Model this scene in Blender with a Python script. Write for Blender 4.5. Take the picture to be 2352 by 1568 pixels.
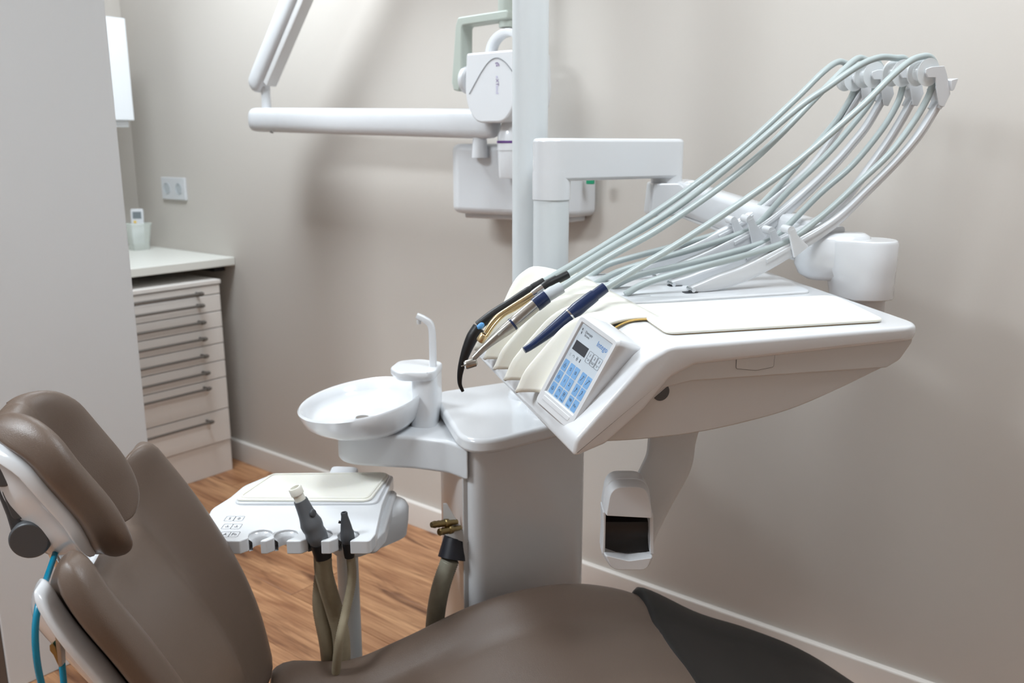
import bpy, bmesh, math, random
from mathutils import Vector, Matrix
for o in list(bpy.data.objects): bpy.data.objects.remove(o)
random.seed(7)
SC = bpy.context.scene
COL = SC.collection
# ---------------------------------------------------------------- camera
FPX = 1978.0
PITCH = math.atan(450 / FPX)
YAW = math.radians(38.4)
CAMZ = 1.29
cd = bpy.data.cameras.new('camera'); cam = bpy.data.objects.new('camera', cd); COL.objects.link(cam)
cam.location = (0, 0, CAMZ); cam.rotation_euler = (math.pi / 2 - PITCH, 0, YAW)
cd.sensor_width = 36; cd.lens = FPX / 2352 * 36; cd.clip_start = .02
cd.dof.use_dof = True; cd.dof.focus_distance = 1.32; cd.dof.aperture_fstop = 5.0
SC.camera = cam
# ---------------------------------------------------------------- world, lamps, exposure
w = bpy.data.worlds.new('world'); SC.world = w; w.use_nodes = True
w.node_tree.nodes['Background'].inputs[0].default_value = (.9, .95, 1, 1)
w.node_tree.nodes['Background'].inputs[1].default_value = .3
CEIL = 2.6
def area(name, loc, size, power, col=(1, 1, 1)):
    d = bpy.data.lights.new(name, 'AREA'); d.shape = 'RECTANGLE'; d.size, d.size_y = size; d.energy = power; d.color = col
    o = bpy.data.objects.new(name, d); COL.objects.link(o); o.location = loc
    return o
PANELS = [((-1.78, -.55), (.6, .6), 36), ((-2.4, 1.25), (.6, .6), 26), ((-.2, 1.25), (.6, .6), 18)]
for (px_, py_), sz, pw in PANELS:
    area('panel_lamp', (px_, py_, CEIL - .035), (sz[0] - .04, sz[1] - .04), pw, (.85, .935, 1))
SC.view_settings.view_transform = 'Standard'; SC.view_settings.look = 'None'
SC.view_settings.exposure = .4; SC.view_settings.gamma = 1
SC.view_settings.use_curve_mapping = False
# ---------------------------------------------------------------- frames and sight lines
RT = Vector((math.cos(YAW), math.sin(YAW), 0)); FW = Vector((-math.sin(YAW), math.cos(YAW), 0)); UP = Vector((0, 0, 1))
F3 = FW * math.cos(PITCH) - UP * math.sin(PITCH); U3 = FW * math.sin(PITCH) + UP * math.cos(PITCH)
CAM = Vector((0, 0, CAMZ))
def ray(x, y): return F3 + RT * ((x - 1176) / FPX) - U3 * ((y - 784) / FPX)
def hit(x, y, O, n): d = ray(x, y); return CAM + d * ((O - CAM).dot(n) / d.dot(n))
def onz(x, y, z): return hit(x, y, Vector((0, 0, z)), UP)
def ony(x, y, Y): return hit(x, y, Vector((0, Y, 0)), Vector((0, 1, 0)))
def onx(x, y, X): return hit(x, y, Vector((X, 0, 0)), Vector((1, 0, 0)))
class Frame:
    def __init__(s, O, a, b, c, unit=1.0): s.O = Vector(O); s.ax = (Vector(a), Vector(b), Vector(c)); s.u = unit
    def W(s, p): return s.O + (s.ax[0] * p[0] + s.ax[1] * p[1] + s.ax[2] * p[2]) * s.u
    def L(s, p): q = Vector(p) - s.O; return Vector([q.dot(a) / s.u for a in s.ax])
    def on(s, x, y, k, v): return s.L(hit(x, y, s.O + s.ax[k] * (v * s.u), s.ax[k]))   # pixel on the plane (axis k = v), in this frame
    def mat(s, org):
        m = Matrix.Identity(4)
        for j in range(3):
            for i in range(3): m[i][j] = s.ax[j][i]
        m.translation = s.W(org); return m
WORLD = Frame((0, 0, 0), (1, 0, 0), (0, 1, 0), (0, 0, 1))
HEAD = Frame((0, 0, 0), RT, FW, UP)
# ---------------------------------------------------------------- mesh helpers: each returns (verts, faces)
V = Vector
def box(a, b):
    x0, y0, z0 = a; x1, y1, z1 = b
    v = [(x0, y0, z0), (x1, y0, z0), (x1, y1, z0), (x0, y1, z0), (x0, y0, z1), (x1, y0, z1), (x1, y1, z1), (x0, y1, z1)]
    return v, [(0, 3, 2, 1), (4, 5, 6, 7), (0, 1, 5, 4), (1, 2, 6, 5), (2, 3, 7, 6), (3, 0, 4, 7)]
def rnd(pts, rad, seg=6, closed=True):
    """round the corners of a 2D polygon; rad = one radius or one per corner"""
    out = []; n = len(pts)
    for i, p in enumerate(pts):
        r = rad[i] if isinstance(rad, (list, tuple)) else rad
        p = V((p[0], p[1])); a = V(pts[i - 1][:2]); b = V(pts[(i + 1) % n][:2])
        if r <= 1e-6: out.append((p.x, p.y)); continue
        da = (a - p); db = (b - p); la, lb = da.length, db.length; da /= la; db /= lb
        ang = math.acos(max(-1, min(1, da.dot(db))))
        if ang > math.pi - .02: out.append((p.x, p.y)); continue
        d = min(r / math.tan(ang / 2), la * .48, lb * .48)
        p0, p1 = p + da * d, p + db * d
        for k in range(seg + 1):
            t = k / seg; q = p0 * (1 - t) ** 2 + p * 2 * t * (1 - t) + p1 * t * t
            out.append((q.x, q.y))
    return out
def prism(poly, h0, h1, k=2):
    """extrude polygon along axis k (poly gives the other two axes in order)"""
    n = len(poly); v = []
    for h in (h0, h1):
        for a, b in poly:
            p = [a, b]; p.insert(k, h); v.append(tuple(p))
    f = [tuple(range(n)), tuple(range(2 * n - 1, n - 1, -1))]
    for i in range(n): j = (i + 1) % n; f.append((j, i, n + i, n + j))
    return v, f
def loft(secs, cap=True, closed=True):
    n = len(secs[0]); v = [tuple(p) for s in secs for p in s]; f = []
    m = n if closed else n - 1
    for i in range(len(secs) - 1):
        for j in range(m):
            k = (j + 1) % n; f.append((i * n + j, i * n + k, (i + 1) * n + k, (i + 1) * n + j))
    if cap:
        f.append(tuple(range(n - 1, -1, -1))); o = (len(secs) - 1) * n; f.append(tuple(range(o, o + n)))
    return v, f
def spline(pts, n=8):
    P = [V(p) for p in pts]; P = [P[0] * 2 - P[1]] + P + [P[-1] * 2 - P[-2]]; out = []
    for i in range(1, len(P) - 2):
        a, b, c, d = P[i - 1:i + 3]
        for k in range(n):
            t = k / n
            out.append(.5 * ((2 * b) + (c - a) * t + (2 * a - 5 * b + 4 * c - d) * t * t + (3 * b - a - 3 * c + d) * t ** 3))
    out.append(P[-2]); return out
def lerp_list(vals, n):
    out = []
    for i in range(n):
        t = i / (n - 1) * (len(vals) - 1); k = min(int(t), len(vals) - 2); u = t - k
        out.append(vals[k] * (1 - u) + vals[k + 1] * u)
    return out
def tube(path, r, n=14, cap=True, ref=None, sec=None):
    """sweep: r = radius, or list of radii; with sec (unit 2D section) r may be (a, b) pairs in two lists, ref = direction of section x"""
    P = [V(p) for p in path]; m = len(P)
    R = [r] * m if isinstance(r, (int, float)) else (r if len(r) == m else lerp_list(r, m))
    secs = []; up = None
    if sec is None: sec = [(math.cos(2 * math.pi * i / n), math.sin(2 * math.pi * i / n)) for i in range(n)]
    for i in range(m):
        t = (P[min(i + 1, m - 1)] - P[max(i - 1, 0)]).normalized()
        if ref is not None: x = V(ref)
        elif up is None: x = V((0, 0, 1)) if abs(t.z) < .9 else V((1, 0, 0))
        else: x = up
        x = (x - t * x.dot(t)).normalized(); up = x; y = t.cross(x)
        ra, rb = R[i] if isinstance(R[i], (tuple, list)) else (R[i], R[i])
        secs.append([P[i] + x * (ra * a) + y * (rb * b) for a, b in sec])
    return loft(secs, cap)
RSEC = rnd([(-1, -1), (1, -1), (1, 1), (-1, 1)], .45, 3)
def tube2(path, ra, rb, ref, sec=RSEC):
    P = list(path); m = len(P)
    A = lerp_list(ra, m) if isinstance(ra, (list, tuple)) else [ra] * m
    B = lerp_list(rb, m) if isinstance(rb, (list, tuple)) else [rb] * m
    return tube(P, list(zip(A, B)), ref=ref, sec=sec)
def lathe(prof, c=(0, 0, 0), ax=(0, 0, 1), n=32, cap=True):
    """profile (radius, height) turned about axis ax through c"""
    a = V(ax).normalized(); x = V((1, 0, 0)) if abs(a.x) < .8 else V((0, 1, 0)); x = (x - a * a.dot(x)).normalized(); y = a.cross(x); c = V(c)
    secs = [[c + a * h + (x * math.cos(2 * math.pi * i / n) + y * math.sin(2 * math.pi * i / n)) * r for i in range(n)] for r, h in prof]
    return loft(secs, cap)
def merge(*ms):
    v = []; f = []
    for a, b in ms:
        o = len(v); v += [tuple(p) for p in a]; f += [tuple(i + o for i in q) for q in b]
    return v, f
# ---------------------------------------------------------------- object helpers
def put(name, vf, mat, parent=None, frame=WORLD, org=(0, 0, 0), bevel=0, seg=3, angle=35, sub=0, solid=0, smooth=True, mi=None, mats=None):
    v, f = vf; org = V(org)
    if parent is not None: frame, org = parent['_f'], parent['_o']
    me = bpy.data.meshes.new(name); me.from_pydata([tuple((V(p) - org) * frame.u) for p in v], [], f)
    bm = bmesh.new(); bm.from_mesh(me); bmesh.ops.remove_doubles(bm, verts=bm.verts, dist=1e-6)
    bmesh.ops.recalc_face_normals(bm, faces=bm.faces); bm.to_mesh(me); bm.free()
    if mats: [me.materials.append(M[m]) for m in mats]
    else: me.materials.append(M[mat])
    if mi and len(me.polygons) == len(mi): me.polygons.foreach_set('material_index', mi)
    if smooth:
        me.polygons.foreach_set('use_smooth', [True] * len(me.polygons))
        if not sub: me.set_sharp_from_angle(angle=math.radians(angle))
    o = bpy.data.objects.new(name, me); COL.objects.link(o)
    if parent is not None: o.parent = parent['_e'] if isinstance(parent, dict) else parent
    else: o.matrix_world = frame.mat(org)
    if solid:
        md = o.modifiers.new('solid', 'SOLIDIFY'); md.thickness = solid; md.offset = -1
    if bevel:
        md = o.modifiers.new('bevel', 'BEVEL'); md.width = bevel; md.segments = seg; md.limit_method = 'ANGLE'; md.angle_limit = math.radians(angle); md.harden_normals = True
    if sub:
        md = o.modifiers.new('sub', 'SUBSURF'); md.levels = sub; md.render_levels = sub
    return o
def sub_of(part, thing):      # sub-parts use the thing's frame, parented to a part
    return {'_f': thing['_f'], '_o': thing['_o'], '_e': part}
def thing(name, label, cat, frame=WORLD, org=(0, 0, 0), group=None):
    e = bpy.data.objects.new(name, None); COL.objects.link(e); e.matrix_world = frame.mat(org); e.empty_display_size = .02
    e['label'] = label; e['category'] = cat
    if group: e['group'] = group
    return {'_f': frame, '_o': V(org), '_e': e}
def tag(o, label, cat, group=None):
    o['label'] = label; o['category'] = cat
    if group: o['group'] = group
    return o
def struct(name, vf, mat, **k):
    o = put(name, vf, mat, **k); o['kind'] = 'structure'; return o
def text2d(s, size=1.0, align='CENTER'):
    c = bpy.data.curves.new('t', 'FONT'); c.body = s; c.size = size; c.align_x = align; c.align_y = 'CENTER'; c.resolution_u = 3
    o = bpy.data.objects.new('t', c); COL.objects.link(o); me = o.to_mesh()
    r = [(p.co.x, p.co.y) for p in me.vertices], [tuple(p.vertices) for p in me.polygons]
    o.to_mesh_clear(); bpy.data.objects.remove(o); bpy.data.curves.remove(c); return r
# ---------------------------------------------------------------- materials
M = {}
def lin(c): return tuple(((x / 255 + .055) / 1.055) ** 2.4 if x > 10.3 else x / 255 / 12.92 for x in c) + (1,)
def mat(name, col, rough=.5, metal=0, coat=0, bump=None, spec=.5, sss=0, trans=0, alpha=1, emit=0):
    m = bpy.data.materials.new(name); m.use_nodes = True; nt = m.node_tree; b = nt.nodes['Principled BSDF']; i = b.inputs
    i['Base Color'].default_value = lin(col); i['Roughness'].default_value = rough; i['Metallic'].default_value = metal
    i['Coat Weight'].default_value = coat; i['Coat Roughness'].default_value = .08; i['Specular IOR Level'].default_value = spec
    i['Transmission Weight'].default_value = trans
    if sss:
        i['Subsurface Weight'].default_value = sss; i['Subsurface Radius'].default_value = (.01, .008, .005); i['Subsurface Scale'].default_value = .5
    if emit: i['Emission Color'].default_value = lin(col); i['Emission Strength'].default_value = emit
    if bump:
        sc, st = bump[:2]
        tc = nt.nodes.new('ShaderNodeTexCoord'); n = nt.nodes.new('ShaderNodeTexNoise'); n.inputs['Scale'].default_value = sc; n.inputs['Detail'].default_value = 3
        bp = nt.nodes.new('ShaderNodeBump'); bp.inputs['Strength'].default_value = st; bp.inputs['Distance'].default_value = .001
        nt.links.new(tc.outputs['Object'], n.inputs['Vector']); nt.links.new(n.outputs['Fac'], bp.inputs['Height']); nt.links.new(bp.outputs[0], i['Normal'])
    M[name] = m; return m
mat('wall_paint', (203, 197, 190), .62, bump=(220, .12))
mat('pier_paint', (212, 213, 214), .6, bump=(220, .12))
mat('ceiling_paint', (236, 235, 232), .8)
mat('skirting_paint', (222, 216, 210), .4)
mat('door_paint', (98, 86, 78), .55)
mat('white_plastic', (221, 223, 226), .18, coat=.35)
mat('white_satin', (212, 214, 217), .38, coat=.1)
mat('white_pole', (212, 217, 219), .3, coat=.1)
mat('under_plastic', (208, 208, 208), .3, coat=.2)
mat('laminate', (226, 221, 216), .42)
mat('worktop', (224, 224, 218), .4)
mat('cabinet_white', (232, 236, 240), .35)
mat('cream_silicone', (236, 234, 225), .42, sss=.15)
mat('amber_edge', (214, 176, 96), .35)
mat('leather', (104, 88, 77), .36, bump=(900, .35), spec=.55)
mat('black_vinyl', (15, 15, 16), .42)
mat('grey_metal', (88, 90, 93), .42, metal=.35)
mat('dark_grey', (70, 72, 76), .45)
mat('suction_grey', (96, 99, 103), .42)
mat('black_plastic', (14, 15, 18), .42)
mat('steel', (176, 172, 166), .28, metal=1)
mat('chrome', (220, 222, 224), .12, metal=1)
mat('gold', (204, 182, 142), .28, metal=1)
mat('brass', (150, 132, 92), .28, metal=1)
mat('navy', (17, 36, 74), .32, coat=.1)
mat('dark_navy', (26, 28, 38), .42)
mat('ring_blue', (86, 150, 206), .3)
mat('hose_grey', (170, 180, 180), .36)
mat('connector_grey', (186, 192, 196), .4)
mat('handle_steel', (128, 124, 120), .35, metal=.8)
mat('keypad_film', (200, 210, 219), .3)
mat('key_blue', (124, 172, 220), .35)
mat('display_dark', (62, 64, 70), .25)
mat('ink', (52, 56, 66), .5)
mat('ink_blue', (40, 122, 196), .5)
mat('ink_purple', (96, 56, 128), .5)
mat('ink_pale', (190, 184, 214), .5)
mat('yoke_grey', (178, 186, 178), .4)
mat('teal', (0, 128, 160), .25)
mat('green', (30, 150, 110), .4)
mat('slot_dark', (40, 44, 52), .5)
mat('groove', (120, 124, 128), .6)
mat('slot_grey', (186, 188, 190), .5)
mat('diffuser', (255, 252, 246), .5, emit=1.5)
mat('remote_screen', (120, 128, 132), .25)
mat('button_yellow', (232, 196, 92), .4)
def mat_clear(name, col, a):
    m = mat(name, col, .25); b = m.node_tree.nodes['Principled BSDF']; b.inputs['Alpha'].default_value = a; return m
mat_clear('frosted', (238, 242, 244), .72)
mat_clear('cup_plastic', (232, 238, 232), .38)
def mat_ribbed(name, c0, c1):
    m = mat(name, c0, .5); nt = m.node_tree; b = nt.nodes['Principled BSDF']
    tc = nt.nodes.new('ShaderNodeTexCoord'); n = nt.nodes.new('ShaderNodeTexNoise'); n.inputs['Scale'].default_value = 60
    r = nt.nodes.new('ShaderNodeMix'); r.data_type = 'RGBA'; r.inputs[6].default_value = lin(c0); r.inputs[7].default_value = lin(c1)
    nt.links.new(tc.outputs['Object'], n.inputs['Vector']); nt.links.new(n.outputs['Fac'], r.inputs[0]); nt.links.new(r.outputs[2], b.inputs['Base Color'])
mat_ribbed('ribbed_hose', (150, 138, 114), (168, 156, 132))
mat_ribbed('ribbed_hose_light', (170, 168, 152), (150, 146, 130))
def mat_wood():
    m = mat('oak', (176, 128, 92), .42); nt = m.node_tree; b = nt.nodes['Principled BSDF']; N = nt.nodes.new; Lk = nt.links.new
    tc = N('ShaderNodeTexCoord'); oi = N('ShaderNodeObjectInfo'); add = N('ShaderNodeVectorMath'); add.operation = 'ADD'
    mul = N('ShaderNodeVectorMath'); mul.operation = 'SCALE'; mul.inputs[0].default_value = (17.3, 9.1, 3.3); Lk(oi.outputs['Random'], mul.inputs['Scale'])
    Lk(tc.outputs['Object'], add.inputs[0]); Lk(mul.outputs[0], add.inputs[1])
    def noise(scale, vec, det=4, dist=0):
        mp = N('ShaderNodeMapping'); mp.inputs['Scale'].default_value = vec; n = N('ShaderNodeTexNoise'); n.inputs['Scale'].default_value = scale; n.inputs['Detail'].default_value = det; n.inputs['Distortion'].default_value = dist
        Lk(add.outputs[0], mp.inputs['Vector']); Lk(mp.outputs[0], n.inputs['Vector']); return n
    n1 = noise(5, (.5, 3.2, 1), 6, .6); n2 = noise(16, (.35, 9, 1), 5); n3 = noise(3.2, (.8, 3.4, 1), 5, 1.0)
    r1 = N('ShaderNodeValToRGB'); e = r1.color_ramp.elements; e[0].position = .30; e[0].color = lin((146, 98, 66)); e[1].position = .70; e[1].color = lin((206, 158, 116))
    Lk(n1.outputs['Fac'], r1.inputs['Fac'])
    mx = N('ShaderNodeMix'); mx.data_type = 'RGBA'; mx.blend_type = 'MULTIPLY'; mx.inputs[0].default_value = .5
    r2 = N('ShaderNodeValToRGB'); e = r2.color_ramp.elements; e[0].position = .36; e[0].color = lin((170, 140, 116)); e[1].position = .6; e[1].color = (1, 1, 1, 1)
    Lk(n2.outputs['Fac'], r2.inputs['Fac']); Lk(r1.outputs[0], mx.inputs[6]); Lk(r2.outputs[0], mx.inputs[7])
    mk = N('ShaderNodeMix'); mk.data_type = 'RGBA'; mk.blend_type = 'MULTIPLY'
    r3 = N('ShaderNodeValToRGB'); e = r3.color_ramp.elements; e[0].position = .58; e[0].color = (0, 0, 0, 1); e[1].position = .70; e[1].color = (.85, .85, .85, 1)
    Lk(n3.outputs['Fac'], r3.inputs['Fac']); Lk(r3.outputs[0], mk.inputs[0]); Lk(mx.outputs[2], mk.inputs[6]); mk.inputs[7].default_value = lin((118, 82, 62))
    hv = N('ShaderNodeHueSaturation'); mr = N('ShaderNodeMapRange'); mr.inputs[3].default_value = .9; mr.inputs[4].default_value = 1.08
    Lk(oi.outputs['Random'], mr.inputs[0]); Lk(mr.outputs[0], hv.inputs['Value']); Lk(mk.outputs[2], hv.inputs['Color']); Lk(hv.outputs[0], b.inputs['Base Color'])
    bp = N('ShaderNodeBump'); bp.inputs['Strength'].default_value = .15; bp.inputs['Distance'].default_value = .001; Lk(n2.outputs['Fac'], bp.inputs['Height']); Lk(bp.outputs[0], b.inputs['Normal'])
mat_wood()
mat('joint', (96, 68, 48), .7)
# ================================================================ the room
X0, X1, Y0, YB = -3.67, 1.7, -1.7, 1.982
fl = struct('floor', box((X0 - .1, Y0 - .1, -.06), (X1 + .1, YB + .1, -.012)), 'joint')
PW = .19; LEN = 1.28; rowi = 0; y = YB - .006; plank_me = None
while y > Y0:
    x = X0 - random.uniform(0, LEN)
    while x < X1:
        a, b = max(x, X0), min(x + LEN, X1)
        if b - a > .03:
            full = b - a > LEN - 1e-4 and y - PW > Y0
            lo = max(y - PW, Y0)
            if full and plank_me:
                o = bpy.data.objects.new('plank', plank_me); COL.objects.link(o)
            else:
                o = put('plank', box((.0008, .0005, -.012), (b - a - .0008, y - lo - .0005, 0)), 'oak', bevel=.0012, seg=1)
                if full: plank_me = o.data
            o.location = (a, lo, 0); o.parent = fl
            if full and not o.modifiers:
                md = o.modifiers.new('bevel', 'BEVEL'); md.width = .0012; md.segments = 1
        x += LEN
    y -= PW; rowi += 1
struct('wall_back', box((X0 - .1, YB, 0), (X1 + .1, YB + .1, CEIL)), 'wall_paint')
struct('wall_left', box((X0 - .1, Y0 - .1, 0), (X0, YB, CEIL)), 'wall_paint')
struct('wall_right', box((X1, Y0 - .1, 0), (X1 + .1, YB, CEIL)), 'wall_paint')
struct('wall_front', box((X0, Y0 - .1, 0), (X1, Y0, CEIL)), 'wall_paint')
struct('ceiling', box((X0 - .1, Y0 - .1, CEIL), (X1 + .1, YB + .1, CEIL + .08)), 'ceiling_paint')
# pier between the doorway and the niche with the worktop
PX, PY0, PY1 = -2.1, .693, 1.098
struct('wall_pier', box((PX - .12, PY0, 0), (PX, PY1, CEIL)), 'pier_paint', bevel=.003)
struct('wall_partition', box((PX - .12, Y0, 0), (PX, -.19, CEIL)), 'pier_paint')
struct('trim_1', box((PX - .12, -.19, 2.06), (PX, PY0, CEIL)), 'pier_paint')
dr = struct('door_1', box((PX - .07, -.15, .004), (PX - .03, PY0 - .04, 2.02)), 'door_paint', bevel=.003)
for a, b, c, d in ((-.19, -.15, 0, 2.06), (PY0 - .04, PY0, 0, 2.06), (-.15, PY0 - .04, 2.02, 2.06)):
    o = put('door_frame', box((PX - .115, a, c), (PX - .006, b, d)), 'door_paint', bevel=.002); o.parent = dr
o = put('door_handle', merge(lathe([(.024, 0), (.024, .008), (.009, .01), (.009, .05)], (PX - .03, -.07, 1.02), (1, 0, 0)), tube([(PX + .016, -.07, 1.02), (PX + .016, .05, 1.02)], .009)), 'chrome'); o.parent = dr
bb = struct('baseboard_back', prism(rnd([(YB, 0), (YB - .015, 0), (YB - .015, .085), (YB, .085)], [0, 0, .006, 0], 3), X0, X1, 0), 'skirting_paint')
struct('baseboard_right', box((X1 - .014, Y0, 0), (X1, YB - .015, .085)), 'skirting_paint')
struct('baseboard_front', box((X0, Y0, 0), (X1 - .014, Y0 + .014, .085)), 'skirting_paint')
# ceiling panels that light the room
for i, ((a, b), (sx, sy), pw) in enumerate(PANELS):
    lab = ['square ceiling light panel above the chair back', 'square ceiling light panel above the x-ray arm', 'square ceiling light panel above the console end'][i]
    t = thing('ceiling_light', lab, 'ceiling light', WORLD, (a, b, CEIL - .03), 'flat ceiling light panels')
    put('diffuser', box((a - sx / 2 + .012, b - sy / 2 + .012, CEIL - .026), (a + sx / 2 - .012, b + sy / 2 - .012, CEIL - .004)), 'diffuser', t)
    fr = merge(*[box((a + p0 * sx / 2 - (.012 if p0 else sx / 2), b + q0 * sy / 2 - (.012 if q0 else sy / 2), CEIL - .03), (a + p0 * sx / 2 + (.012 if p0 else sx / 2), b + q0 * sy / 2 + (.012 if q0 else sy / 2), CEIL)) for p0, q0 in ((1, 0), (-1, 0), (0, 1), (0, -1))])
    put('frame', fr, 'white_satin', t)
# ---------------------------------------------------------------- worktop and drawer unit in the niche
WX = -2.97
o = tag(put('worktop', box((X0, .75, .828), (WX, YB - .001, .86)), 'worktop', bevel=.003), 'off-white worktop running along the niche to the far wall', 'worktop')
put('bracket', box((-3.2, YB - .05, .80), (WX - .07, YB - .004, .8275)), 'black_plastic').parent = o
CX = -2.95; CY1 = 1.891; CY0 = 1.28
t = thing('drawer_unit', 'white eight-drawer cabinet with steel bar handles under the worktop', 'cabinet', WORLD, (CX - .3, 1.6, 0))
put('body', box((CX - .56, CY0, .132), (CX - .02, CY1, .768)), 'laminate', t, bevel=.002)
put('top_panel', box((CX - .565, CY0 - .004, .768), (CX + .004, CY1 + .004, .784)), 'laminate', t, bevel=.002)
put('plinth', box((CX - .54, CY0, 0), (CX - .006, CY1, .13)), 'laminate', t, bevel=.001)
zs = [.766, .728, .661, .5965, .5325, .463, .393, .264, .132]; hz = [.7425, .697, .632, .5675, .500, .4325, .370, .235]
for i in range(8):
    d = put('drawer_front', box((CX - .019, CY0 + .002, zs[i + 1] + .0018), (CX, CY1 - .001, zs[i] - .0018)), 'laminate', t, bevel=.0015)
    hy0, hy1 = CY0 + .09, CY1 - .09; h = hz[i]
    hm = merge(tube([(CX + .03, hy0, h), (CX + .03, hy1, h)], .0055, 10), tube([(CX, hy0 + .012, h), (CX + .03, hy0 + .012, h)], .0055, 10), tube([(CX, hy1 - .012, h), (CX + .03, hy1 - .012, h)], .0055, 10), lathe([(.0085, -.006), (.0085, .006)], (CX + .03, hy1 - .012, h), (0, 1, 0), 12))
    put('handle', hm, 'handle_steel', sub_of(d, t))
# wall cupboard
UX = -3.32; UY = 1.809
t = thing('wall_cupboard', 'white gloss wall cupboard hung above the worktop', 'cupboard', WORLD, (UX - .16, 1.4, 1.385))
put('body', box((X0, .95, 1.388), (UX - .02, UY - .003, 1.765)), 'cabinet_white', t, bevel=.002)
put('door', box((UX - .018, .952, 1.386), (UX, 1.40, 1.763)), 'cabinet_white', t, bevel=.002)
put('door', box((UX - .018, 1.403, 1.386), (UX, UY, 1.763)), 'cabinet_white', t, bevel=.002)
put('light_rail', box((UX - .06, .96, 1.36), (UX - .022, UY - .012, 1.388)), 'cabinet_white', t, bevel=.002)
# double socket
a, b = ony(374, 406, YB), ony(432, 460, YB); cx = [a.x + (b.x - a.x) * .25, a.x + (b.x - a.x) * .75]; cz = (a.z + b.z) / 2
t = thing('power_socket', 'white double power socket on the far wall above the worktop', 'socket', WORLD, ((a.x + b.x) / 2, YB, cz))
put('plate', box((a.x, YB - .011, b.z), (b.x, YB, a.z)), 'white_satin', t, bevel=.003)
for c in cx:
    q = put('socket_well', lathe([(.0235, .0), (.0235, .0015), (.0215, .002), (.0205, -.010), (.0, -.010)], (c, YB - .0112, cz), (0, -1, 0), 28), 'connector_grey', t)  # greyer than the plate: shade inside the well is put into its colour
    put('pin_hole', merge(*[lathe([(.003, 0), (.003, .001)], (c + dx, YB - .0012 - .0005, cz), (0, -1, 0), 10) for dx in (-.0095, .0095)]), 'slot_dark', sub_of(q, t))
# beaker with a remote control
c = onz(321, 573, .86)
t = thing('beaker', 'translucent square plastic beaker on the worktop', 'cup', WORLD, (c.x, c.y, .86))
def sq(h, r): return [(c.x + p * math.cos(-YAW) - q * math.sin(-YAW) * -1 * 0 + 0, c.y + q, h) for p, q in rnd([(-r, -r), (r, -r), (r, r), (-r, r)], r * .35, 4)]
put('wall', loft([sq(.8605, .034), sq(.885, .0365), sq(.968, .047), sq(.968, .0445), sq(.885, .034), sq(.864, .032)], cap=True), 'cup_plastic', t)
put('rim', loft([sq(.964, .0455), sq(.964, .0495), sq(.972, .0495), sq(.972, .0455), sq(.964, .0455)], cap=False), 'cup_plastic', t)
nx = V((.79, -.61, 0)).normalized(); rx = V((.61, .79, 0)).normalized()
ru = (UP * .97 - nx * .20 ).normalized(); rn = rx.cross(ru) * 1
FR = Frame((c.x + .002, c.y - .002, .882), rx, ru, rn)
if FR.ax[2].dot(CAM - FR.O) < 0: FR = Frame(FR.O, -rx, ru, -rn)
t = thing('remote_control', 'white remote control with small grey screen standing in the beaker', 'remote', FR)
put('case', prism(rnd([(-.025, 0), (.025, 0), (.025, .15), (-.025, .15)], .008), -.008, .008), 'white_satin', t, bevel=.003)
put('screen', box((-.017, .108, .008), (.017, .137, .0092)), 'remote_screen', t)
put('button', lathe([(.006, 0), (.006, .0018)], (-.009, .094, .0078), n=14), 'button_yellow', t)
for i in range(2):
    for j in range(4): put('button', lathe([(.0045, 0), (.0045, .0016)], (-.01 + .02 * i + (.0 if j else .0), .078 - .016 * j, .0078), n=12), 'connector_grey', t)
# ================================================================ wall-mounted x-ray unit
YX = 1.80
t = thing('x_ray_unit', 'white dental x-ray unit on a folding wall arm, grey yoke holding its head', 'x-ray unit', WORLD, (-1.5, YB, 1.2))
bx0 = ony(1042, 400, 1.83).x; bx1 = -1.275
pl_ = rnd([(bx0, YB - .001), (bx0, 1.82), (bx0 + .04, 1.80), (bx1 - .02, 1.86), (bx1, 1.90), (bx1, YB - .001)], [0, .035, .03, .03, .02, 0], 6)
put('wall_box', prism(pl_, 1.105, 1.295), 'white_satin', t, bevel=.02, seg=5)
put('box_lid', prism(rnd([(bx0 + .02, YB - .004), (bx0 + .02, 1.84), (bx1 - .03, 1.90), (bx1 - .03, YB - .004)], .02), 1.09, 1.106), 'white_satin', t, bevel=.006)
g = ony(1358, 412, 1.90); put('switch', merge(box((g.x - .012, 1.893, g.z - .012), (g.x + .01, 1.902, g.z + .02))), 'green', t, bevel=.002)
piv = ony(1102, 318, YX)
a0 = ony(583, 275, YX); a1 = ony(1140, 285, YX)
put('pivot', lathe([(.022, -.05), (.017, .03)], piv), 'white_satin', t)
hA = (ony(700, 247, YX).z - ony(700, 305, YX).z) / 2
sec = [(math.cos(k * math.pi / 12) * (abs(math.cos(k * math.pi / 12)) ** -.25 if abs(math.cos(k * math.pi / 12)) > 1e-3 else 1), math.sin(k * math.pi / 12) * (abs(math.sin(k * math.pi / 12)) ** -.4 if abs(math.sin(k * math.pi / 12)) > 1e-3 else 1)) for k in range(24)]
L = (a1 - a0).length
path = [a0 + (a1 - a0) * q for q in (0, .004, .012, .03, .5, .96, .985, .995, 1.0)]
sc = [.62, .82, .94, 1, 1, 1, .94, .82, .6]
put('lower_arm', tube(path, [(hA * s, hA * .8 * s) for s in sc], ref=(0, 0, 1), sec=sec), 'white_satin', t, angle=60)
kb = ony(612, 240, YX); kt = ony(605, 190, YX)
put('knuckle', merge(lathe([(.016, -.03), (.014, .045)], (kb.x, YX, kb.z)), tube([(kb.x, YX, kb.z + .035), (kb.x - .006, YX, kb.z + .07), (kb.x + .012, YX, kb.z + .105)], [.015, .02, .02])), 'white_satin', t, angle=60)
put('arm_screw', lathe([(.006, 0), (.005, .003)], ony(624, 303, YX - hA * .6), (0, -.4, -1), 12), 'handle_steel', t)
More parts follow.
